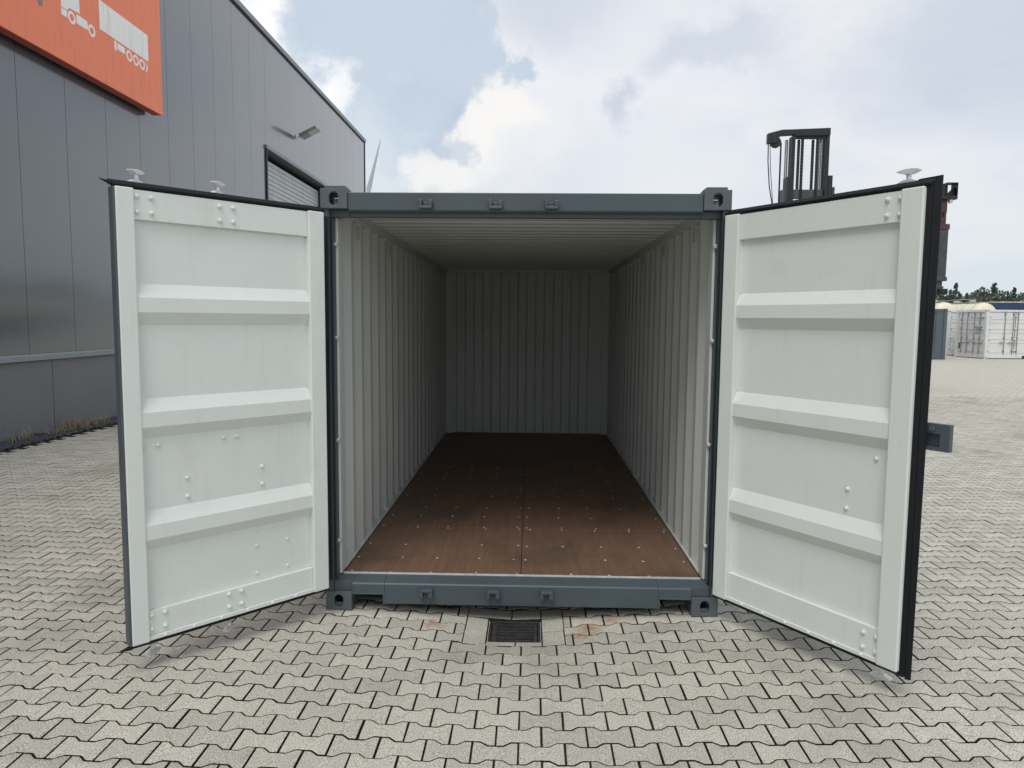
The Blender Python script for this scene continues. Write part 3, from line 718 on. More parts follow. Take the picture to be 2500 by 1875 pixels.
def make_door(h, ang, inner_sign, W, stile_o, bars, fin, bolts_rail, bolts_panel, bolts_small, label, Z0=0.180):
    dv = Vector((math.cos(ang), math.sin(ang), 0)); nv = Vector((-dv.y, dv.x, 0))*inner_sign
    M = Matrix(((dv.x, nv.x, 0, h[0]), (dv.y, nv.y, 0, h[1]), (0, 0, 1, 0), (0, 0, 0, 1)))
    Z1 = 2.434
    # pressed panel (sheet with three horizontal ribs)
    zs = [(0.19, -.042)]
    for a, b, c, dd in ((0.645, 0.702, 0.775, 0.845), (1.213, 1.272, 1.346, 1.414), (1.779, 1.842, 1.913, 1.981)):
        zs += [(a, -.042), (b, -.006), (c, -.006), (dd, -.042)]
    zs += [(2.425, -.042)]
    m = MB(); u0, u1 = 0.08, stile_o+0.03; k = len(zs)
    vs_ = [(u0, v, z) for z, v in zs]+[(u1, v, z) for z, v in zs]+[(u0, v-.003, z) for z, v in zs]+[(u1, v-.003, z) for z, v in zs]
    fs = [(i, i+1, k+i+1, k+i) for i in range(k-1)]; m.add(vs_, fs, M, 0)
    for i in range(k-1): m.f.append((2*k+i, 3*k+i, 3*k+i+1, 2*k+i+1)); m.m.append(1)
    door = m.build('door', ['white_paint', 'grey_paint'], con, bevel=0.006, recalc=False, seg=3); door['label'] = label
    def sub(name, mb, mt, bevel=0.0, smooth=None): return mb.build(name, mt, door, bevel=bevel, smooth=smooth)
    sub('stile', MB().box(0, 0.100, -.050, 0, Z0, Z1, M), 'white_paint', 0.006)
    sub('stile', MB().box(stile_o, W, -.050, 0, Z0, Z1, M), 'white_paint', 0.006)
    if not fin[2]: sub('edge_strip', MB().box(W+.0012, W+.011, -.060, -.003, Z0+.002, Z1-.002, M), 'grey_paint', 0.002)
    sub('outer_edge', MB().box(-0.002, W+0.001, -.062, -.0505, Z0-.002, Z1+.002, M), 'grey_paint')
    sub('rail', MB().box(0.1005, stile_o-.0005, -.0415, -.018, 2.287, Z1-.004, M), 'white_paint', 0.003)
    sub('rail', MB().box(0.1005, stile_o-.0005, -.0415, -.018, Z0+.0255, 0.3325, M), 'white_paint', 0.003)
    sub('flange', MB().box(0.1005, stile_o-.0005, -.048, -.008, Z0+.002, Z0+.025, M), 'white_paint', 0.003)
    for za_, zb_ in ((0.34, 0.64), (0.85, 1.21), (1.42, 1.775), (1.985, 2.28)): sub('weld_bead', MB().tube((0.1015, -.040, za_), (0.1015, -.040, zb_), 0.004, 6, M=M), 'white_paint')
    # rubber gasket: bulb along top and bottom, fins
    gy0, gy1 = -.046, -.016
    sub('gasket', MB().prism([(gy0, Z1+.001), (gy1, Z1+.001), (gy1+.004, Z1+.010), (gy1, Z1+.019), (gy0, Z1+.022)], -0.012, W+fin[0], 0, M), 'rubber', 0.002, 40)
    sub('gasket_lip', MB().prism([(gy0, Z1+.0225), (gy0+.006, Z1+.0225), (gy0-.004, Z1+.036), (gy0-.010, Z1+.036)], -0.012, W+fin[1]*0.55, 0, M), 'rubber', 0.001, 40)
    sub('gasket', MB().prism([(gy0, Z0-.003), (gy1, Z0-.003), (gy1+.002, Z0-.010), (gy1-.008, Z0-.020), (gy0, Z0-.022)], -0.012, W+fin[0], 0, M), 'rubber', 0.002, 40)
    g = MB()
    if fin[2]:      # the wide lip on the free edge
        g.prism([(W+.002, -.020), (W+.022, -.032), (W+.022, -.050), (W+.002, -.050)], Z0-.02, Z1+.022, 2, M)
        sub('gasket_lip', g, 'rubber', 0.002, 40); g = MB()
        g.add([(W+.0225, -.034, Z0-.03), (W+.0225, -.048, Z0-.03), (W+.040, -.060, Z0-.034), (W+.042, -.054, Z0-.034),
               (W+.0225, -.034, Z1+.024), (W+.0225, -.048, Z1+.024), (W+.052, -.060, Z1+.046), (W+.054, -.054, Z1+.046)],
              [(0, 3, 2, 1), (4, 5, 6, 7), (0, 1, 5, 4), (1, 2, 6, 5), (2, 3, 7, 6), (3, 0, 4, 7)], M)
        sub('gasket_lip', g, 'rubber', 0.002, 40); g = MB()
        g.add([(W-.085, -.052, Z1+.023), (W+.022, -.052, Z1+.023), (W+.052, -.058, Z1+.047), (W-.055, -.056, Z1+.044), (W-.085, -.058, Z1+.023), (W+.022, -.058, Z1+.023), (W+.052, -.063, Z1+.047), (W-.055, -.062, Z1+.044)],
              [(0, 3, 2, 1), (4, 5, 6, 7), (0, 1, 5, 4), (1, 2, 6, 5), (2, 3, 7, 6), (3, 0, 4, 7)], M)
        sub('gasket_lip', g, 'rubber', 0.002, 40); g = None
    else:           # flared lip tips at the two corners
        for z_a, z_b, z_c in ((Z1+.001, Z1+.020, Z1+.036), (Z0-.003, Z0-.022, Z0-.026)):
            g.add([(W-.005, -.046, z_a), (W-.005, -.018, z_a), (W-.005, -.018, z_b), (W-.005, -.046, z_b), (W+.066, -.046, z_c)], [(0, 1, 2, 3), (0, 4, 1), (1, 4, 2), (2, 4, 3), (3, 4, 0)], M)
            sub('gasket_lip', g, 'rubber', 0.002, 40); g = MB()
    R3 = Matrix((nv.cross(Vector((0, 0, 1))), Vector((0, 0, 1)), nv)).transposed().to_4x4()
    def put(me, u, z, v): 
        o = inst('bolt', me, door, M @ Vector((u, v, z)), R3)
    for u, z in bolts_rail: put(bolt_big, u, z, -.0182)
    for u, z in bolts_panel: put(bolt_dome, u, z, -.0422)
    for u, z in bolts_small: put(bolt_small, u, z, -.0422 if z > 0.3 else -.0082)
    for u in bars:
        sub('locking_bar', MB().tube((u, -.088, 0.13), (u, -.088, 2.455), 0.0165, 14, M=M), 'galvanised', 0, 40)
        ry2 = Matrix.Rotation(ang+(0.0 if inner_sign < 0 else math.pi)+rad(bars[u]), 4, 'Z')
        inst('locking_cam', camme, door, M @ Vector((u, -.088, 2.470)), ry2)
        inst('locking_cam', camme, door, M @ Vector((u, -.088, Z0-.034)), ry2 @ Matrix.Scale(-1, 4, (0, 0, 1)))
        br = MB()
        for zz in (0.45, 1.15, 1.75, 2.25): br.box(u-.05, u+.05, -.107, -.0625, zz-.02, zz+.02, M)
        sub('bar_bracket', br, 'galvanised', 0.003)
        sub('bar_handle', MB().box(u-.36, u, -.118, -.108, 1.02, 1.05, M), 'galvanised', 0.003)
    for zz in (0.42, 1.02, 1.62, 2.22):
        sub('hinge', MB().tube((-.012, -.058, zz-.055), (-.012, -.058, zz+.055), 0.016, 12, M=M).box(-.004, .10, -.072, -.063, zz-.04, zz+.04, M), 'grey_paint', 0, 40)
    return door, M, sub
railL = [(u, z) for u in (1.020, 0.953, 0.612, 0.540) for z in (2.397, 2.323)]+[(u, z) for u in (1.022, 0.955, 0.616, 0.546) for z in (0.310, 0.2385)]
panL = [(1.022, 1.172), (0.953, 1.172), (0.613, 1.173), (0.540, 1.173), (0.813, 0.984), (0.813, 0.886), (0.397, 0.985), (0.398, 0.886)]
smL = [(0.437, 0.624), (0.343, 0.627), (0.249, 0.626), (0.250, 0.535), (0.439, 0.536), (0.441, 0.378), (0.252, 0.378)]+[(0.22+0.148*i, 0.193) for i in range(6)]
make_door((-1.165, -0.108), rad(-132.3), 1, 1.120, 1.036, {0.995: 40, 0.588: 40}, (0.004, 0.03, False), railL, panL, smL, 'white-faced container door with four groups of bolts and two locking cams on top')
railR = [(u, z) for u in (1.030, 0.968) for z in (2.397, 2.322)]+[(u, z) for u in (1.029, 0.961) for z in (0.292, 0.217)]
panR = [(0.967, 1.161), (1.028, 1.162), (0.824, 0.983), (0.822, 0.884)]
smR = [(0.217+0.148*i, 0.177) for i in range(6)]
dR, MR, subR = make_door((1.165, -0.057), rad(-56.5), -1, 1.143, 1.039, {1.022: 5}, (0.02, 0.04, True), railR, panR, smR, 'white-faced container door with black rubber lip and a single locking cam on top', 0.163)
lb = MB()
ML = MR @ Matrix.Translation((1.222, -.066, 1.302)) @ Matrix.Scale(-1, 4, (0, 1, 0))
lb.plate_hole(0.128, 0.125, 0.008, [(x-.012, z-.014) for x, z in rrect(0.068, 0.062, 0.006)], ML)
lb.box(-.064, -.056, .0082, .030, -.0625, .0625, ML); lb.box(.056, .064, .0082, .030, -.0625, .0625, ML)
lb.box(-.0558, .0558, .0082, .030, .0545, .0625, ML); lb.box(-.0558, .0558, .0082, .030, -.0625, -.0545, ML); lb.box(-.0558, .0558, .024, .030, -.0543, .0543, ML)
subR('lock_box', lb, 'grey_paint', 0.003)
subR('lock_bolt', MB().tube(ML @ Vector((-.012, -.0005, .038)), ML @ Vector((-.012, -.010, .038)), 0.014, 12), 'grey_paint', 0.003)

# ------------------------------------------------------------------ warehouse
WX = -7.245
KW = (7.245+CX)/(7.17+CX)
def Yk(y): return (y-CY)*KW+CY
def Zk(z): return (z-CZ)*KW+CZ
wh = thing('warehouse', 'long anthracite metal-clad warehouse with tall shutter door and concrete plinth', 'building', (WX-10, 8, 0))
YB = Yk(27.33); P_ = (YB-Yk(5.88))/20; edges = [YB-P_*i for i in range(36)][::-1]
GY0, GY1, GZ = Yk(15.58), Yk(21.16), Zk(6.34)
RZ = Zk(9.35)
def panel_mesh(L, h):
    m = MB(); g = 0.004
    m.prism([(0, g), (0.012, 0.0+g+0.010) if False else (0, g+0.0), (0.0, L-g), (-0.012, L-g+0.003), (-0.08, L-g+0.003), (-0.08, g-0.003), (-0.012, g-0.003)][0:1]+[(0, L-g), (-0.012, L-0.0015), (-0.08, L-0.0015), (-0.08, 0.0015), (-0.012, 0.0015)], 0, h, 2)
    return m.mesh('cladding_panel', 'cladding')
full = panel_mesh(P_, RZ-1.262)
for y0 in edges[:-1]:
    y1 = y0+P_
    if y1 <= GY0+0.01 or y0 >= GY1-0.01:
        inst('cladding_panel', full, wh, (WX, y0, 1.262))
    else:
        if y0 < GY0: MB().box(WX-.08, WX, y0+.002, GY0-.01, 1.262, RZ).build('cladding_panel', 'cladding', wh)
        if y1 > GY1: MB().box(WX-.08, WX, GY1+.01, y1-.002, 1.262, RZ).build('cladding_panel', 'cladding', wh)
        a, b = max(y0+.002, GY0-.008), min(y1-.002, GY1+.008)
        MB().box(WX-.08, WX, a, b, GZ+0.06, RZ).build('cladding_panel', 'cladding', wh)
YA = edges[0]
q = MB(); q.box(WX-22, WX-.081, YA, YB-.1, 0.0, GZ-4.9) if False else None
bd = MB(); bd.box(WX-22, WX-.6, YA+.05, YB-.05, 0.02, RZ-.07); bd.box(WX-.6, WX-.0815, YA+.05, GY0-.02, 0.02, RZ-.07); bd.box(WX-.6, WX-.0815, GY1+.02, YB-.05, 0.02, RZ-.07); bd.box(WX-.6, WX-.0815, GY0-.02, GY1+.02, GZ+.02, RZ-.07)
bd.build('building_core', 'dark_trim', wh)
MB().box(WX-22.05, WX-.01, YB-.049, YB, 0.02, RZ).build('gable_wall', 'cladding', wh)
MB().box(WX-22.1, WX+.07, YA, YB+.06, RZ+.015, RZ+.15).build('roof_edge', 'cladding_trim', wh, bevel=0.01)
MB().box(WX-.04, WX+.03, YA, YB+.03, RZ+.002, RZ+.0145).build('roof_shadow_gap', 'dark_trim', wh)
MB().box(WX-.05, WX+.022, YB-.03, YB+.045, 1.262, RZ+.0015).build('corner_trim', 'dark_trim', wh)
MB().box(WX-.03, WX+.018, YB+.0455, YB+.10, 1.262, RZ+.0015).build('corner_trim', 'cladding_trim', wh)
MB().prism([(WX-.075, 1.258), (WX+.012, 1.258), (WX+.03, 1.235), (WX+.034, 1.165), (WX+.022, 1.160), (WX-.075, 1.175)], YA, GY0-.1, 1).build('drip_trim', 'cladding_trim', wh)
MB().prism([(WX-.075, 1.258), (WX+.012, 1.258), (WX+.03, 1.235), (WX+.034, 1.165), (WX+.022, 1.160), (WX-.075, 1.175)], GY1+.1, YB, 1).build('drip_trim', 'cladding_trim', wh)
pe = [6.49-4.0*3, 6.49-8, 6.49-4, 6.49, 10.38, 14.38, GY0-.1]
for a, b in list(zip(pe, pe[1:]))+[(GY1+.1, 24.5), (24.5, YB)]:
    MB().box(WX-.0795, WX-.012, a+.006, b-.006, -0.1, 1.158).build('plinth_panel', 'plinth', wh, bevel=0.004)
# shutter door
MB().box(WX-.02, WX+.035, GY0-.10, GY0-.012, 0.0, GZ+.05).build('door_frame', 'dark_trim', wh)
MB().box(WX-.38, WX-.022, GY0-.010, GY0+.03, 0.0, GZ+.0).build('door_frame', 'cladding_trim', wh)
MB().box(WX-.02, WX+.035, GY1+.012, GY1+.10, 0.0, GZ+.05).build('door_frame', 'dark_trim', wh)
MB().box(WX-.38, WX-.022, GY1-.03, GY1+.010, 0.0, GZ+.0).build('door_frame', 'dark_trim', wh)
MB().box(WX-.02, WX+.055, GY0-.10, GY1+.10, GZ+.052, GZ+.15).build('door_lintel', 'cladding_trim', wh, bevel=0.005)
MB().box(WX-.42, WX-.0215, GY0-.01, GY1+.01, GZ+.001, GZ+.05).build('door_soffit', 'dark_trim', wh)
slat = MB().prism([(0, 0.004), (0.014, 0.018), (0.014, 0.112), (0, 0.126), (-.02, 0.126), (-.02, 0.004)], GY0+.031, GY1-.031, 1).mesh('slat', 'shutter')
for i in range(48): inst('slat', slat, wh, (WX-.24, 0, 0.02+i*0.1305))
# flood lamp
FLY, FLZ = Yk(18.16), Zk(7.34)
fl = thing('flood_lamp', 'tilted grey flood lamp on the warehouse wall above the shutter door', 'lamp', (WX, Yk(18.17), Zk(7.34)))
MB().box(WX+.001, WX+.02, FLY-.07, FLY+.07, FLZ-.07, FLZ+.07).tube((WX+.02, FLY, FLZ), (WX+.16, FLY, FLZ+.01), 0.03, 10).build('bracket', 'galvanised', fl, bevel=0.003)
Mf = Matrix.Translation((WX+.18, FLY+.01, FLZ+.01)) @ Matrix.Rotation(rad(-26), 4, 'Y')
MB().box(-.03, .55, -.24, .24, -.03, .055, Mf).build('housing', 'lamp_metal', fl, bevel=0.01)
MB().box(.02, .23, -.21, .21, -.036, -.0302, Mf).build('driver_plate', 'lamp_metal', fl)
MB().box(.24, .53, -.21, .21, -.038, -.0302, Mf).build('lens', 'lamp_glass', fl)
MB().tube((WX+.15, FLY-.10, FLZ+.01), (WX+.15, FLY+.12, FLZ+.01), 0.045, 12).build('knuckle', 'galvanised', fl, smooth=40)

# sign board
SX = -6.92; KS = [o.name for o in bpy.data.objects]
sg = thing('sign_board', 'big orange sign with white truck and trailer silhouettes on the warehouse wall', 'sign', (SX, 4, 5.57))
MB().box(SX-.03, SX, -2.0, 9.45, 5.57, 8.75).build('board', 'sign_orange', sg)
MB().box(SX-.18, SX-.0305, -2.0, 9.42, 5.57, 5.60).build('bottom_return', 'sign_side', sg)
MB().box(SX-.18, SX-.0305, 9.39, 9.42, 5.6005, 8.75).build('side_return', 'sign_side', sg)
bk = MB()
for y in (-1.5, 1.2, 3.9, 6.6, 9.1): bk.box(WX+.08, SX-.181, y-.05, y+.05, 5.62, 8.7)
bk.build('mounting_rail', 'dark_trim', sg)
def pr(name, mb, mt='sign_white'): return mb.build(name, mt, sg)
X0, X1 = SX+.0005, SX+.004
pr('trailer_box', MB().prism([(7.495, 6.392), (8.98, 6.392), (8.98, 6.85), (7.495, 6.85)], X0, X1, 0))
pr('landing_leg', MB().prism([(7.90, 6.37), (7.955, 6.37), (7.955, 6.235), (7.94, 6.21), (7.915, 6.21), (7.90, 6.235)], X0, X1, 0))
pr('pallet_box', MB().prism([(7.985, 6.25), (8.21, 6.25), (8.21, 6.355), (7.985, 6.355)], X0, X1, 0))
MRg = Matrix.Rotation(rad(90), 4, 'Y')
def ring(cy, cz, ro=0.092, ri=0.052):
    m = MB(); n_ = 28
    for i in range(n_):
        a, b = 2*math.pi*i/n_, 2*math.pi*(i+1)/n_
        m.prism([(cy+ri*math.cos(a), cz+ri*math.sin(a)), (cy+ro*math.cos(a), cz+ro*math.sin(a)), (cy+ro*math.cos(b), cz+ro*math.sin(b)), (cy+ri*math.cos(b), cz+ri*math.sin(b))], X0, X1, 0)
    return m
for cy in (8.345, 8.553, 8.76): pr('trailer_wheel', ring(cy, 6.27))
for cy in (6.775, 7.275): pr('truck_wheel', ring(cy, 6.277))
mg = MB()
for i in range(6):
    a, b = rad(70-22*i), rad(70-22*(i+1)); c = (8.80, 6.27)
    mg.prism([(c[0]+.115*math.cos(a), c[1]+.092*math.sin(a)), (c[0]+.150*math.cos(a), c[1]+.10*math.sin(a)), (c[0]+.150*math.cos(b), c[1]+.10*math.sin(b)), (c[0]+.115*math.cos(b), c[1]+.092*math.sin(b))], X0, X1, 0)
pr('mudguard', mg)
pr('truck_cab', MB().prism([(6.53, 6.34), (6.67, 6.34), (6.72, 6.395), (6.975, 6.41), (6.975, 6.98), (6.60, 6.98), (6.53, 6.70)], X0, X1, 0))
pr('bumper', MB().prism([(6.53, 6.23), (6.662, 6.23), (6.662, 6.325), (6.53, 6.325)], X0, X1, 0))
pr('fuel_tank', MB().prism([(7.03+p[0], 6.31+p[1]) for p in rrect(0.28, 0.135, 0.03)], X0, X1, 0))
for cy, cz, w_, h_ in ((6.065, 6.33, 0.10, 0.36), (5.93, 6.42, 0.10, 0.36)):
    pr('letter_stroke', MB().prism([(cy+p[0], cz+p[1]) for p in stadium(w_, h_)], X0, X1, 0), 'sign_grey')

# measured on the wall plane: carry the sign out to the wall's true distance
for o in bpy.data.objects:
    if o.name in KS or o.type != 'MESH': continue
    co = np.empty(len(o.data.vertices)*3); o.data.vertices.foreach_get('co', co); co = co.reshape(-1, 3)
    co[:, 1] = Yk(co[:, 1]+.035); co[:, 2] = Zk(co[:, 2]+.025); co[:, 0] += (SX-CX)*(KW-1)
    o.data.vertices.foreach_set('co', co.ravel()); o.data.update()
# gravel strip and weeds along the wall
gv = MB()
oct_v = [(1, 0, 0), (0, 1, 0), (-1, 0, 0), (0, -1, 0), (0, 0, 1), (0, 0, -1)]
oct_f = [(0, 1, 4), (1, 2, 4), (2, 3, 4), (3, 0, 4), (1, 0, 5), (2, 1, 5), (3, 2, 5), (0, 3, 5)]
for i in range(6800):
    y = random.uniform(-1, 15.3); x = random.uniform(WX-.01, -6.90) if random.random() < .85 else random.gauss(-6.90, .05); s = random.uniform(0.012, 0.03)
    gv.add(oct_v, oct_f, Matrix.Translation((x, y, g1(x, y)+.004+random.uniform(0, .03)*max(0, 1-(x-WX)/.4))) @ Matrix.Rotation(random.uniform(0, 6), 4, (random.random(), random.random(), 1)) @ Matrix.Diagonal((s*random.uniform(.7, 1.4), s, s*.8, 1)))
gvo = gv.build('gravel', 'gravel', recalc=False); gvo['kind'] = 'stuff'; gvo['label'] = 'dark gravel strip along the foot of the warehouse wall'; gvo['category'] = 'gravel'
gb = MB().box(WX-.01, -6.932, -2.6, 15.4, -0.08, 0.012).build('gravel_bed', 'gravel'); gb['kind'] = 'structure'; gb['label'] = 'dark soil under the gravel beside the wall'
for (y, x, h_, cnt) in ((5.55, -7.03, .22, 26), (6.02, -7.02, .14, 24), (6.28, -7.0, .16, 46), (6.48, -6.99, .26, 60), (6.66, -6.98, .18, 52), (6.85, -7.0, .15, 36), (7.1, -7.0, .16, 34), (7.38, -7.0, .14, 30), (5.2, -7.04, .12, 14)):
    m = MB()
    for i in range(cnt):
        bx_, by_ = x-.07+random.gauss(0, .035), y+.1+random.gauss(0, .07); a = random.uniform(0, 6.28); l_ = h_*random.uniform(.35, 1); bend = random.uniform(.1, .7)*l_
        z0 = g1(bx_, by_)+.01; wv = Vector((math.cos(a+1.57), math.sin(a+1.57), 0))*.004
        p0 = Vector((bx_, by_, z0)); p1 = p0+Vector((math.cos(a)*bend*.35, math.sin(a)*bend*.35, l_*.6)); p2 = p0+Vector((math.cos(a)*bend, math.sin(a)*bend, l_))
        m.add([p0-wv, p0+wv, p1+wv, p1-wv, p2], [(0, 1, 2, 3), (3, 2, 4)])
    o = m.build('weed_tuft', 'dry_grass', recalc=False)
    tag(o, 'dry straw-coloured weed tuft in the gravel at the foot of the warehouse plinth', 'weed', 'dry weed tufts along the warehouse wall')

# ------------------------------------------------------------------ wind turbine
TB = Vector((-91.7, 402.7, 66.1))
tu = thing('wind_turbine', 'far white wind turbine with one blade rising beside the warehouse corner', 'wind turbine', (TB.x, TB.y+3, 0))
MB().tube((TB.x, TB.y+4, -1), (TB.x, TB.y+4, 65), 2.2, 20, 1.3).build('tower', 'turbine_white', tu, smooth=40)
MB().box(TB.x-1.6, TB.x+1.6, TB.y+1.2, TB.y+8, 64, 67.2).build('nacelle', 'turbine_white', tu, bevel=0.5)
MB().lathe([(0.1, -1.9), (1.1, -1.2), (1.6, 0), (1.6, 1.5)], 16, Matrix.Translation(TB) @ Matrix.Rotation(rad(-90), 4, 'X')).build('hub', 'turbine_white', tu, smooth=50)
ba = math.atan2(8.2, 34.7)
for k_ in range(3):
    Mb = Matrix.Translation(TB) @ Matrix.Rotation(ba+k_*2*math.pi/3, 4, 'Y')
    st = [(1.0, 0.7, -.7), (3.5, 0.8, -.8), (8, 1.05, -1.75), (14, 0.85, -1.35), (22, .62, -.85), (30, .40, -.45), (35.6, .12, -.10)]
    m = MB(); vs_ = []; fs = []
    for z, a, b in st: vs_ += [(a, -.12, z), ((a+b)/2, -.28, z), (b, 0, z), ((a+b)/2, .22, z)]
    for i in range(len(st)-1):
        for j in range(4): fs.append((i*4+j, i*4+(j+1) % 4, i*4+4+(j+1) % 4, i*4+4+j))
    fs += [(0, 3, 2, 1), tuple(len(st)*4-4+j for j in range(4))]
    m.add(vs_, fs, Mb); m.build('blade', 'turbine_white', tu, smooth=50)

# ------------------------------------------------------------------ container handler (mostly behind the open door)
FY = 14.28; FG = g1(7, 15)
fk = thing('container_handler', 'dark container lift truck with tall chain mast and hanging spreader legs', 'forklift', (7.03, 16, FG))
def F(name, mb, mt='machine_black', bevel=0.01, smooth=None): return mb.build(name, mt, fk, bevel=bevel, smooth=smooth)
F('inner_mast_rail', MB().box(6.56, 6.645, FY, FY+.24, 1.0, 6.43)); F('inner_mast_rail', MB().box(7.41, 7.492, FY, FY+.30, 1.0, 6.43))
F('top_crossbeam', MB().prism([(5.955, 6.24), (6.12, 6.245), (6.19, 6.285), (6.245, 6.40), (6.29, 6.435), (6.60, 6.455), (6.64, 6.42), (7.495, 6.435), (7.495, 6.622), (6.60, 6.585), (6.30, 6.575), (5.955, 6.485)], FY-.02, FY+.13, 1))
F('hose_pulley', MB().tube((6.165, FY+.02, 6.275), (6.165, FY+.10, 6.275), 0.135, 20), 'machine_black', .005, 40)
F('middle_mast_rail', MB().box(6.47, 6.5585, FY-.01, FY+.30, 0.7, 5.43)); F('middle_mast_rail', MB().box(7.4935, 7.60, FY-.01, FY+.26, 0.7, 5.465))
F('outer_mast_rail', MB().box(6.41, 6.4685, FY-.02, FY+.34, 0.35, 5.14), 'machine_grey'); F('outer_mast_rail', MB().box(7.6015, 7.66, FY-.02, FY+.34, 0.35, 5.18), 'machine_grey')
F('mast_crosspiece', MB().box(6.646, 7.409, FY+.08, FY+.16, 4.90, 5.13), 'machine_grey'); F('mast_crosspiece', MB().box(6.646, 7.409, FY+.08, FY+.16, 2.6, 2.85), 'machine_grey')
F('chain_anchor', MB().box(6.646, 7.409, FY+.02, FY+.09, 6.36, 6.43))
F('lift_cylinder', MB().tube((6.535, FY+.33, 0.6), (6.535, FY+.33, 6.40), 0.045, 14), 'chrome_steel', 0, 40); F('lift_cylinder', MB().tube((7.355, FY+.26, 0.6), (7.355, FY+.26, 6.40), 0.035, 14), 'chrome_steel', 0, 40)
for cx, zb, zo in ((6.775, 5.14, .12), (6.842, 2.9, .05), (7.128, 5.14, .12), (7.215, 2.9, .05)):
    m = MB(); z = zb
    while z < 6.36:
        m.box(cx-.030, cx-.018, FY+zo, FY+zo+.05, z, z+.05); m.box(cx+.018, cx+.030, FY+zo, FY+zo+.05, z, z+.05); m.box(cx-.007, cx+.007, FY+zo+.002, FY+zo+.048, z, z+.05)
        m.box(cx-.0315, cx+.0315, FY+zo+.012, FY+zo+.038, z+.052, z+.078); z += .082
    F('lift_chain', m, bevel=0)
F('hose', MB().path([(6.30, FY+.05, 6.27), (6.302, FY+.05, 4.2), (6.30, FY+.05, 2.5)], 0.022, 8), 'machine_black', 0, 40)
F('hose', MB().path([(5.985, FY+.05, 6.25), (5.995, FY+.05, 5.8), (6.05, FY+.05, 5.2), (6.14, FY+.05, 4.75), (6.25, FY+.05, 4.2)], 0.014, 8), 'machine_black', 0, 40)
F('hose', MB().path([(6.03, FY+.06, 6.22), (6.07, FY+.06, 5.6), (6.155, FY+.06, 4.78), (6.26, FY+.06, 4.2)], 0.009, 8), 'machine_black', 0, 40)
F('carriage', MB().box(6.35, 7.70, FY-.30, FY-.03, 3.0, 4.05)); F('spreader_beam', MB().box(3.75, 10.0, FY-.46, FY-.305, 3.80, 4.18))
F('spreader_end', MB().box(9.915, 10.11, FY-.30, FY-.02, 2.95, 3.52)); F('spreader_end', MB().box(9.915, 10.08, FY-.46, FY-.302, 3.3, 4.15))
F('leg_column', MB().box(10.09, 10.37, FY-.30, FY-.02, 2.86, 4.24), 'machine_grey'); F('leg_collar', MB().box(10.08, 10.39, FY-.315, FY-.005, 4.11, 4.245), 'machine_red'); F('leg_collar', MB().box(10.08, 10.4, FY-.31, FY-.01, 2.85, 2.95), 'machine_grey')
F('leg_neck', MB().box(10.2, 10.34, FY-.22, FY-.10, 4.25, 4.42).box(10.2, 10.24, FY-.22, FY-.10, 4.4205, 4.53).box(10.28, 10.34, FY-.22, FY-.10, 4.4205, 4.53).box(10.2, 10.35, FY-.22, FY-.10, 4.5305, 4.84), 'machine_red')
F('leg_hose', MB().path([(10.15, FY-.06, 4.24), (10.11, FY-.05, 4.45), (10.14, FY-.05, 4.70), (10.18, FY-.06, 4.86)], 0.025, 8), 'machine_black', 0, 40)
hd = MB(); hd.box(10.17, 10.54, FY-.30, FY+.0, 4.845, 4.93); hd.box(10.27, 10.29, FY-.30, FY, 4.9305, 5.25); hd.box(10.53, 10.54, FY-.30, FY, 4.9305, 5.25); hd.box(10.29, 10.53, FY-.30, FY, 5.235, 5.25); hd.prism([(10.29, 4.931), (10.53, 4.931), (10.53, 5.16), (10.47, 5.12)], FY-.17, FY-.14, 1); hd.box(10.18, 10.27, FY-.28, FY-.02, 4.9305, 5.22)
F('leg_head', hd); F('head_lamp', MB().tube((10.41, FY-.27, 4.80), (10.41, FY-.20, 4.80), 0.045, 12), 'chrome_steel', 0, 40)
F('twistlock_post', MB().box(10.11, 10.32, FY-.25, FY-.07, 2.50, 2.849), 'machine_grey'); F('twistlock', MB().box(10.21, 10.42, FY-.34, FY-.251, 2.52, 2.66).tube((10.29, FY-.36, 2.59), (10.29, FY-.339, 2.59), .035, 12).tube((10.38, FY-.36, 2.59), (10.38, FY-.339, 2.59), .035, 12))
F('leg_column', MB().box(3.60, 3.87, FY-.30, FY-.02, 2.86, 4.20), 'machine_grey')
# truck body
zt = FG-.022
F('chassis', MB().box(6.15, 7.92, FY+.4, FY+4.6, zt+.45, zt+1.15), 'machine_yellow', .05); F('counterweight', MB().prism([(FY+3.3, zt+.45), (FY+4.95, zt+.5), (FY+4.95, zt+1.6), (FY+4.4, zt+1.9), (FY+3.3, zt+1.9)], 6.05, 8.02, 0), 'machine_yellow', .08)
F('cab_base', MB().box(6.3, 7.77, FY+1.5, FY+3.2, zt+1.152, zt+1.95), 'machine_grey', .04)
for x in (6.35, 7.66):
    for y in (FY+1.55, FY+3.0): F('cab_pillar', MB().box(x, x+.07, y, y+.07, zt+1.95, zt+3.2))
F('cab_window', MB().box(6.37, 7.70, FY+1.60, FY+3.02, zt+1.96, zt+3.19), 'glass_dark', 0); F('cab_roof', MB().box(6.3, 7.77, FY+1.45, FY+3.2, zt+3.2, zt+3.32), 'machine_grey', .03)
F('front_axle', MB().tube((5.75, FY+.95, zt+.62), (8.30, FY+.95, zt+.62), .16, 12), 'machine_black', 0, 40)
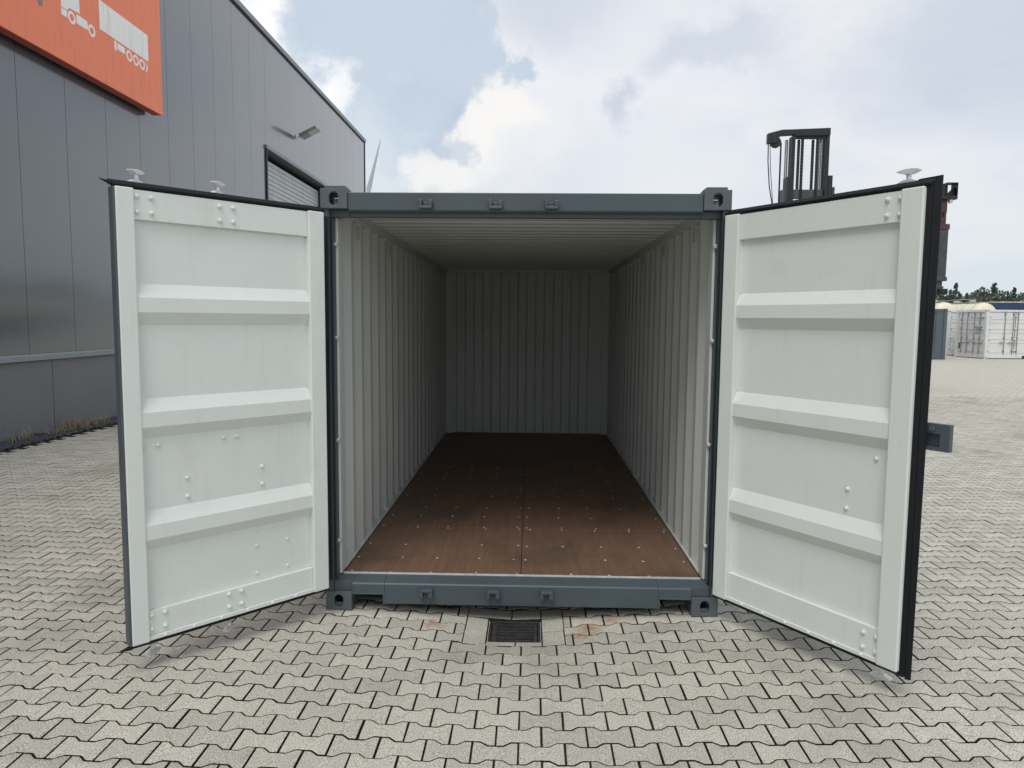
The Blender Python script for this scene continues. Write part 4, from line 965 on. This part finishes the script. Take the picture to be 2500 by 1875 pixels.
for x0, x1 in ((5.55, 6.10), (7.95, 8.50)):
    F('wheel', MB().lathe([(.30, x0), (.58, x0), (.64, x0+.06), (.64, x1-.06), (.58, x1), (.30, x1)], 28, Matrix.Translation((0, FY+.95, zt+.64)) @ Matrix.Rotation(rad(90), 4, 'Y')), 'tyre', 0, 40)
    F('wheel', MB().lathe([(.25, x0+.1), (.48, x0+.1), (.52, x0+.14), (.52, x1-.14), (.48, x1-.1), (.25, x1-.1)], 28, Matrix.Translation((0, FY+3.7, zt+.52)) @ Matrix.Rotation(rad(90), 4, 'Y')), 'tyre', 0, 40)

fk.location.x -= .03; fk.location.z += .022
# ------------------------------------------------------------------ containers at the far side
ZG = -0.015
def corner_block(m, x, y, z): m.box(x-.085, x+.085, y-.085, y+.085, z, z+.118)
def text_obj(name, body, M, size, mt, parent, ext=0.004, vertical=False):
    cu = bpy.data.curves.new(name, 'FONT'); cu.size = size; cu.extrude = ext; cu.align_x = 'CENTER'; cu.align_y = 'CENTER'
    cu.body = '\n'.join(body) if vertical else body
    if vertical: cu.space_line = 0.86
    tmp = bpy.data.objects.new(name, cu); COL.objects.link(tmp)
    me = bpy.data.meshes.new_from_object(tmp.evaluated_get(bpy.context.evaluated_depsgraph_get()))
    bpy.data.objects.remove(tmp); me.materials.clear(); me.materials.append(MATS[mt])
    me.transform(M); o = bpy.data.objects.new(name, me); COL.objects.link(o); set_loc_parent(o, parent); return o
bpy.context.view_layer.update()
# dark one
DX1, DYF = 21.27, 33.05; DX0 = DX1-2.438
dc = thing('shipping_container', 'dark grey shipping container with white vertical lettering beside the white containers', 'container', (DX1-1.2, DYF+3, ZG))
m = MB()
for x in (DX0+.085, DX1-.085):
    for y in (DYF+.085, DYF+5.97):
        corner_block(m, x, y, ZG); corner_block(m, x, y, ZG+2.473)
m.build('corner_castings', 'box_grey', dc, bevel=.01)
for x in (DX0+.005, DX1-.165): MB().box(x, x+.16, DYF+.01, DYF+.16, ZG+.1185, ZG+2.4725).build('corner_post', 'box_grey', dc, bevel=.008)
MB().box(DX0+.171, DX1-.171, DYF+.03, DYF+.14, ZG+2.45, ZG+2.57).build('top_rail', 'box_grey', dc, bevel=.008)
MB().box(DX0+.171, DX1-.171, DYF+.02, DYF+.14, ZG+.03, ZG+.30).build('bottom_rail', 'box_grey', dc, bevel=.008)
pts = corrug(DX0+.165, DX1-.165, .25, .20, .03, .12)
wall_sheet(pts, lambda s, d_, t: (s, DYF+.05+.045*d_+t), ZG+.3005, ZG+2.4495, .004).build('end_wall', ['box_grey', 'box_grey'], dc)
for x in (DX0+.03, DX1-.05):
    MB().box(x, x+.02, DYF+.17, DYF+5.88, ZG+.1, ZG+2.5).build('side_wall', 'box_grey', dc)
MB().box(DX0+.03, DX1-.03, DYF+.10, DYF+5.9, ZG+2.5705, ZG+2.582).build('roof', 'box_grey', dc)
RT = Matrix.Rotation(rad(90), 4, 'X')
for body, x, z, sz, mt, vert in (('ULSNOTETT', DX1-1.05, ZG+1.62, .19, 'print_white', True), ('22G1', DX1-.72, ZG+2.0, .12, 'print_white', True)):
    text_obj('container_lettering', body, Matrix.Translation((x, DYF+.044, z)) @ RT, sz, mt, dc, vertical=vert)
MB().box(DX1-.78, DX1-.66, DYF+.040, DYF+.0485, ZG+1.52, ZG+1.70).build('sticker', 'sticker_orange', dc)
text_obj('sticker_digit', '6', Matrix.Translation((DX1-.72, DYF+.037, ZG+1.61)) @ RT, .15, 'print_white', dc, ext=.002)
MB().box(DX1-.80, DX1-.66, DYF+.040, DYF+.0485, ZG+.90, ZG+1.03).build('sticker', 'print_white', dc)

def white_box(x0, yf, L, label, ang, end_doors):
    t = thing('side_door_container', label, 'container', (x0, yf, ZG))
    M = Matrix.Translation((x0, yf, ZG)) @ Matrix.Rotation(rad(ang), 4, 'Z')     # local: x along the long side, y depth, z up
    def B(name, mb, mt='box_white', bevel=.006): return mb.build(name, mt, t, bevel=bevel)
    Wd = 2.438
    m = MB(); hl = MB()
    for x in (.085, L-.085):
        for y in (.085, Wd-.085):
            for z in (0, 2.473): m.box(x-.085, x+.085, y-.085, y+.085, z, z+.118, M)
    for x in (.085, L-.085):
        for z in (.03, 2.505): hl.box(x-.03, x+.03, -.004, .0, z, z+.06, M); hl.box(-.004, 0, .055, .115, z, z+.06, M)
    B('corner_castings', m, bevel=.012); B('casting_holes', hl, 'seal_black', 0)
    for x in (.003, L-.163):
        for y in (.003, Wd-.163): B('corner_post', MB().box(x, x+.16, y, y+.16, .1185, 2.4725, M))
    B('side_top_rail', MB().box(.171, L-.171, .01, .14, 2.47, 2.58, M)); B('side_bottom_rail', MB().box(.171, L-.171, .01, .14, .04, .30, M))
    B('end_top_rail', MB().box(.01, .14, .171, Wd-.171, 2.45, 2.58, M)); B('end_bottom_rail', MB().box(.01, .14, .171, Wd-.171, .04, .27, M))
    B('fork_pocket', MB().box(2.05, 2.41, .004, .0095, .05, .17, M), 'seal_black', 0); B('fork_pocket', MB().box(3.6, 3.96, .004, .0095, .05, .17, M), 'seal_black', 0)
    B('roof', MB().box(.1405, L-.10, .1405, Wd-.02, 2.55, 2.575, M), bevel=0); B('back_wall', MB().box(.15, L-.15, Wd-.06, Wd-.02, .1, 2.55, M), bevel=0); B('far_end', MB().box(L-.06, L-.03, .165, Wd-.165, .1, 2.55, M), bevel=0)
    B('core', MB().box(.16, L-.17, .16, Wd-.17, .1, 2.54, M), 'seal_black', 0)
    def leaf(a, b, side, bars, printed=False):
        # a door leaf between a..b; side: long side (y=0) or end (x=0)
        def Q(mb, u0, u1, v0, v1, z0, z1):
            return mb.box(u0, u1, v0, v1, z0, z1, M) if side else mb.box(v0, v1, u0, u1, z0, z1, M)
        z0, z1 = (.315, 2.455) if side else (.285, 2.435)
        seal = MB(); Q(seal, a-.028, b+.028, .075, .125, z0-.02, z1+.02); B('door_seal', seal, 'seal_black', 0)
        mb = MB(); Q(mb, a, b, .045, .073, z0, z1); leaf_o = B('door_leaf', mb, bevel=.004)
        for zz in (z0+.52, z0+1.05, z0+1.57):
            q = MB(); Q(q, a+.05, b-.05, .030, .0445, zz, zz+.16)
            p = q.build('door_rib', 'box_white', leaf_o, bevel=.012)
            q = MB(); Q(q, a+.05, b-.05, .040, .0445, zz+.162, zz+.185); q.build('rib_groove', 'bar_grey', leaf_o)
        for u in bars:
            q = MB()
            if side: q.tube((u, .012, z0-.12), (u, .012, z1+.06), .021, 8, M=M)
            else: q.tube((.012, u, z0-.12), (.012, u, z1+.06), .021, 8, M=M)
            for zz in (z0+.05, z0+.75, z1-.15): Q(q, u-.05, u+.05, .018, .040, zz, zz+.09)
            q.build('locking_bar', 'bar_grey', leaf_o)
            q = MB(); Q(q, u-.30, u+.02, -.014, -.004, z0+.52, z0+.55); Q(q, u-.17, u-.13, -.016, -.002, z0+.46, z0+.60); q.build('bar_handle', 'bar_grey', leaf_o)
        for zz in (z0+.12, z0+.70, z0+1.25, z1-.22):
            q = MB(); Q(q, a-.09, a+.06, .0, .044, zz, zz+.07); q.build('hinge', 'box_white', leaf_o)
        return leaf_o
    w4 = (L-.36)/4
    for i in range(4):
        a = .18+w4*i+.02; b = a+w4-.04
        leaf(a, b, True, [a+w4*.58, b-.10] if i % 2 == 0 else [a+.10])
    if end_doors:
        leaf(.20, 1.205, False, [.52, .95]); leaf(1.235, 2.24, False, [1.50, 1.95])
        ME = M @ Matrix.Rotation(rad(-90), 4, 'Z') @ Matrix.Rotation(rad(90), 4, 'X')
        for body, u, z, s in (('CZ  99995 1', .50, 2.13, .12), ('22U1', .52, 1.95, .12), ('MGW  30480\n  67200 KG\nTARE  3680\nCUBE  31.0', .62, 1.50, .105), ('0', 2.05, 2.05, .17)):
            text_obj('container_lettering', body, ME @ Matrix.Translation((-u, z, -.028)), s, 'print_dark', t, ext=.002)
        B('warning_triangle', MB().prism([(2.13, 1.66), (1.97, 1.66), (2.05, 1.44)], .026, .029, 0, M), 'sticker_orange', 0)
        B('document_plate', MB().box(.030, .044, 2.0, 2.16, .48, .82, M), 'print_dark', 0)
    return t
white_box(23.96, 34.22, 6.058, 'white side-door container standing at an angle with barred end doors facing the yard', 4.0, True)
white_box(23.97, 37.75, 6.058, 'white side-door container half hidden between the dark and the white container', 0.0, False)

# ------------------------------------------------------------------ tank trailers, curtain trailer
TT = C0 = Vector((CX, CY, CZ))
def at_px(px, py, t): return TT+ray(px, py)*t
tp = at_px(2200+.1356*820, 680+.1356*430, 58)
R0 = 1.0; za = tp.z-R0
def tank_trailer(x, y, label):
    t = thing('tank_trailer', label, 'tank trailer', (x, y, ZG), 'cream tank trailers parked behind the containers')
    MT = Matrix.Translation((x, y, za)) @ Matrix.Rotation(rad(-90), 4, 'X') @ Matrix.Scale(-1, 4, (0, 1, 0))
    MB().lathe([(0.05, -.28), (.45, -.24), (.78, -.12), (.95, 0.05), (1.0, .22), (1.0, 10.4), (.95, 10.6), (.7, 10.8), (.05, 10.9)], 40, MT).build('tank', 'tank_cream', t, smooth=50)
    for k_ in range(8):
        MB().lathe([(1.003, .35+k_*1.35), (1.018, .36+k_*1.35), (1.018, .41+k_*1.35), (1.003, .42+k_*1.35)], 40, MT, cap=False).build('tank_band', 'rail_steel', t, smooth=60)
    MB().box(x-.28, x+.28, y+.6, y+10.2, za+R0+.02, za+R0+.07).build('walkway', 'rail_steel', t)
    for k_ in range(4):
        MB().lathe([(.26, 0), (.28, .10), (.22, .16), (.05, .18)], 18, Matrix.Translation((x, y+1.8+k_*2.2, za+R0+.0705))).build('hatch', 'rail_steel', t, smooth=40)
    rl = MB()
    for sx_ in (-.62,):
        rl.path([(x+sx_, y+.4, za+R0+.30), (x+sx_, y+10.2, za+R0+.30)], .022, 6)
        for k_ in range(6): rl.path([(x+sx_, y+.4+k_*1.9, za+R0-.22), (x+sx_, y+.4+k_*1.9, za+R0+.30)], .018, 6)
    rl.build('hand_rail', 'rail_steel', t)
    MB().box(x-.5, x+.5, y+.2, y+10.4, ZG+.85, za-R0+.18).build('chassis', 'machine_black', t)
    for yy in (y+.9, y+2.2, y+3.5):
        for s_ in (-1, 1):
            MB().lathe([(.25, 0), (.48, 0), (.52, .05), (.52, .30), (.48, .35), (.25, .35)], 22, Matrix.Translation((x+s_*.82-(.175), yy, ZG+.52)) @ Matrix.Rotation(rad(90), 4, 'Y')).build('wheel', 'tyre', t, smooth=40)
    MB().box(x-.06, x+.06, y+8.2, y+8.35, ZG, ZG+.9).build('landing_leg', 'machine_black', t)
    return t
tk = tank_trailer(tp.x, tp.y, 'cream cylindrical tank trailer with roof walkway parked behind the white containers')
p2 = at_px(2200+.1356*1530, 680+.1356*435, 58)
copy_tree(tk, (p2.x, p2.y, ZG)); copy_tree(tk, (tp.x-3.1, tp.y+.2, ZG))
bp = at_px(2200+.1356*1650, 680+.1356*412, 66)
ct_ = thing('curtain_trailer', 'dark blue curtain-sided trailer with pale roof edge behind the tank trailers', 'trailer', (bp.x+6, bp.y, ZG))
zt2 = bp.z
Mc = Matrix.Translation((bp.x, bp.y, 0)) @ Matrix.Rotation(rad(-14), 4, 'Z')
MB().box(0, 13.6, .0, 2.5, 1.15, zt2-.13, Mc).build('curtain', 'tarp_blue', ct_, bevel=.03)
MB().box(-.02, 13.62, -.03, 2.53, zt2-.129, zt2, Mc).build('roof_edge', 'trailer_trim', ct_)
MB().box(0, 13.6, .1, 2.4, .95, 1.149, Mc).build('chassis', 'machine_black', ct_)
for k_ in range(9): MB().box(.5+k_*1.5, .56+k_*1.5, -.018, -.001, 1.1, zt2-.15, Mc).build('strap', 'tarp_blue', ct_)
for xx in (8.2, 9.5, 10.8):
    for yy in (.15, 2.0):
        MB().lathe([(.25, 0), (.48, 0), (.52, .05), (.52, .30), (.48, .35), (.25, .35)], 22, Mc @ Matrix.Translation((xx, yy+.35, ZG+.52)) @ Matrix.Rotation(rad(90), 4, 'X')).build('wheel', 'tyre', ct_, smooth=40)
MB().box(2.0, 2.15, .3, .45, ZG, 1.0, Mc).build('landing_leg', 'machine_black', ct_)

# ------------------------------------------------------------------ trees far behind
def crown_mesh(kind, h, w_, mt, seed):
    r = np.random.default_rng(seed); m = MB()
    ncl = 34
    cs = []
    for i in range(ncl):
        tz = r.uniform(.22, 1.0)
        if kind == 'conifer': rr = w_*(1.02-tz)*r.uniform(.3, 1.0)
        else: rr = w_*math.sqrt(max(0.02, 1-((tz-.55)/.48)**2))*r.uniform(.2, 1.0)
        a = r.uniform(0, 6.28); cs.append((rr*math.cos(a), rr*math.sin(a), tz*h, r.uniform(.35, .8)*(0.75 if kind == 'conifer' else 1)*w_/2.4))
    if kind == 'conifer': cs += [(r.normal(0, .08), r.normal(0, .08), h*(1.0+.02*i), .22) for i in range(3)]
    for cx, cy, cz, cr in cs:
        for k_ in range(30):
            p = r.normal(0, 1, 3); p = p/np.linalg.norm(p)*cr*r.uniform(.3, 1.05)**.6; s = r.uniform(.10, .26)
            a = r.normal(0, 1, 3); a /= np.linalg.norm(a); b = np.cross(a, r.normal(0, 1, 3)); b /= np.linalg.norm(b)
            c = np.array([cx, cy, cz])+p*np.array([1, 1, .75])
            m.add([c-a*s, c+b*s*.6, c+a*s, c-b*s*.6], [(0, 1, 2, 3)])
    return m.mesh('crown', mt, recalc=False)
def trunk_mesh(h, r0, seed):
    r = random.Random(seed); m = MB()
    pts_ = [Vector((r.gauss(0, .06)*i, r.gauss(0, .06)*i, h*.92*i/5)) for i in range(6)]
    for i in range(5): m.tube(pts_[i], pts_[i+1], r0*(1-i/5.6), 8, r0*(1-(i+1)/5.6))
    for i in range(9):
        b = pts_[1+i % 4]; a = r.uniform(0, 6.28); L = h*r.uniform(.12, .24); m.tube(b, b+Vector((math.cos(a)*L, math.sin(a)*L, L*.55)), r0*.35, 6, r0*.1)
    return m.mesh('trunk', 'bark')
kinds = [('conifer', 8.6, 1.9, 'leaf_dark', 1), ('round', 7.4, 2.6, 'leaf_mid', 2), ('round', 7.9, 2.3, 'leaf_dark', 3), ('conifer', 8.2, 2.1, 'leaf_mid', 4), ('round', 7.6, 2.2, 'leaf_brown', 5)]
tm = [(crown_mesh(*k_), trunk_mesh(k_[1], .16, k_[4])) for k_ in kinds]
seq = [1, 2, 0, 1, 3, 2, 4, 0, 2, 1, 3, 1, 2, 0]
LB = {'leaf_dark': 'dark green tree in the far tree line above the tank trailers', 'leaf_mid': 'lighter green tree in the far tree line above the tank trailers', 'leaf_brown': 'brownish thin tree in the far tree line above the tank trailers'}
i = 0
for row, (dist, step) in enumerate(((124, 22), (130, 24), (137, 26), (134, 44))):
    px = 2235+row*11 if row < 3 else 1330
    while px < (2600 if row < 3 else 2225):
        rv_ = random.Random(i*7+3); c = at_px(px+rv_.uniform(-6, 6), 790, dist+rv_.uniform(-3, 3)); kk = rv_.choice([0, 1, 2, 3, 1, 2, 0, 4]); s_ = rv_.uniform(.80, 1.08)
        t = thing('pine_tree' if kinds[kk][0] == 'conifer' else 'leafy_tree', LB[kinds[kk][3]] if row < 3 else 'green tree of the far tree line behind the container lift truck', 'tree', (c.x, c.y, -0.1), 'trees behind the trailers' if row < 3 else 'trees behind the lift truck')
        t.scale = (s_, s_, s_); t.rotation_euler = (0, 0, rv_.uniform(0, 6.28))
        for nm, me in zip(('crown', 'trunk'), tm[kk]):
            o = bpy.data.objects.new(nm, me); COL.objects.link(o); o.parent = t
        px += step*rv_.uniform(.7, 1.2); i += 1
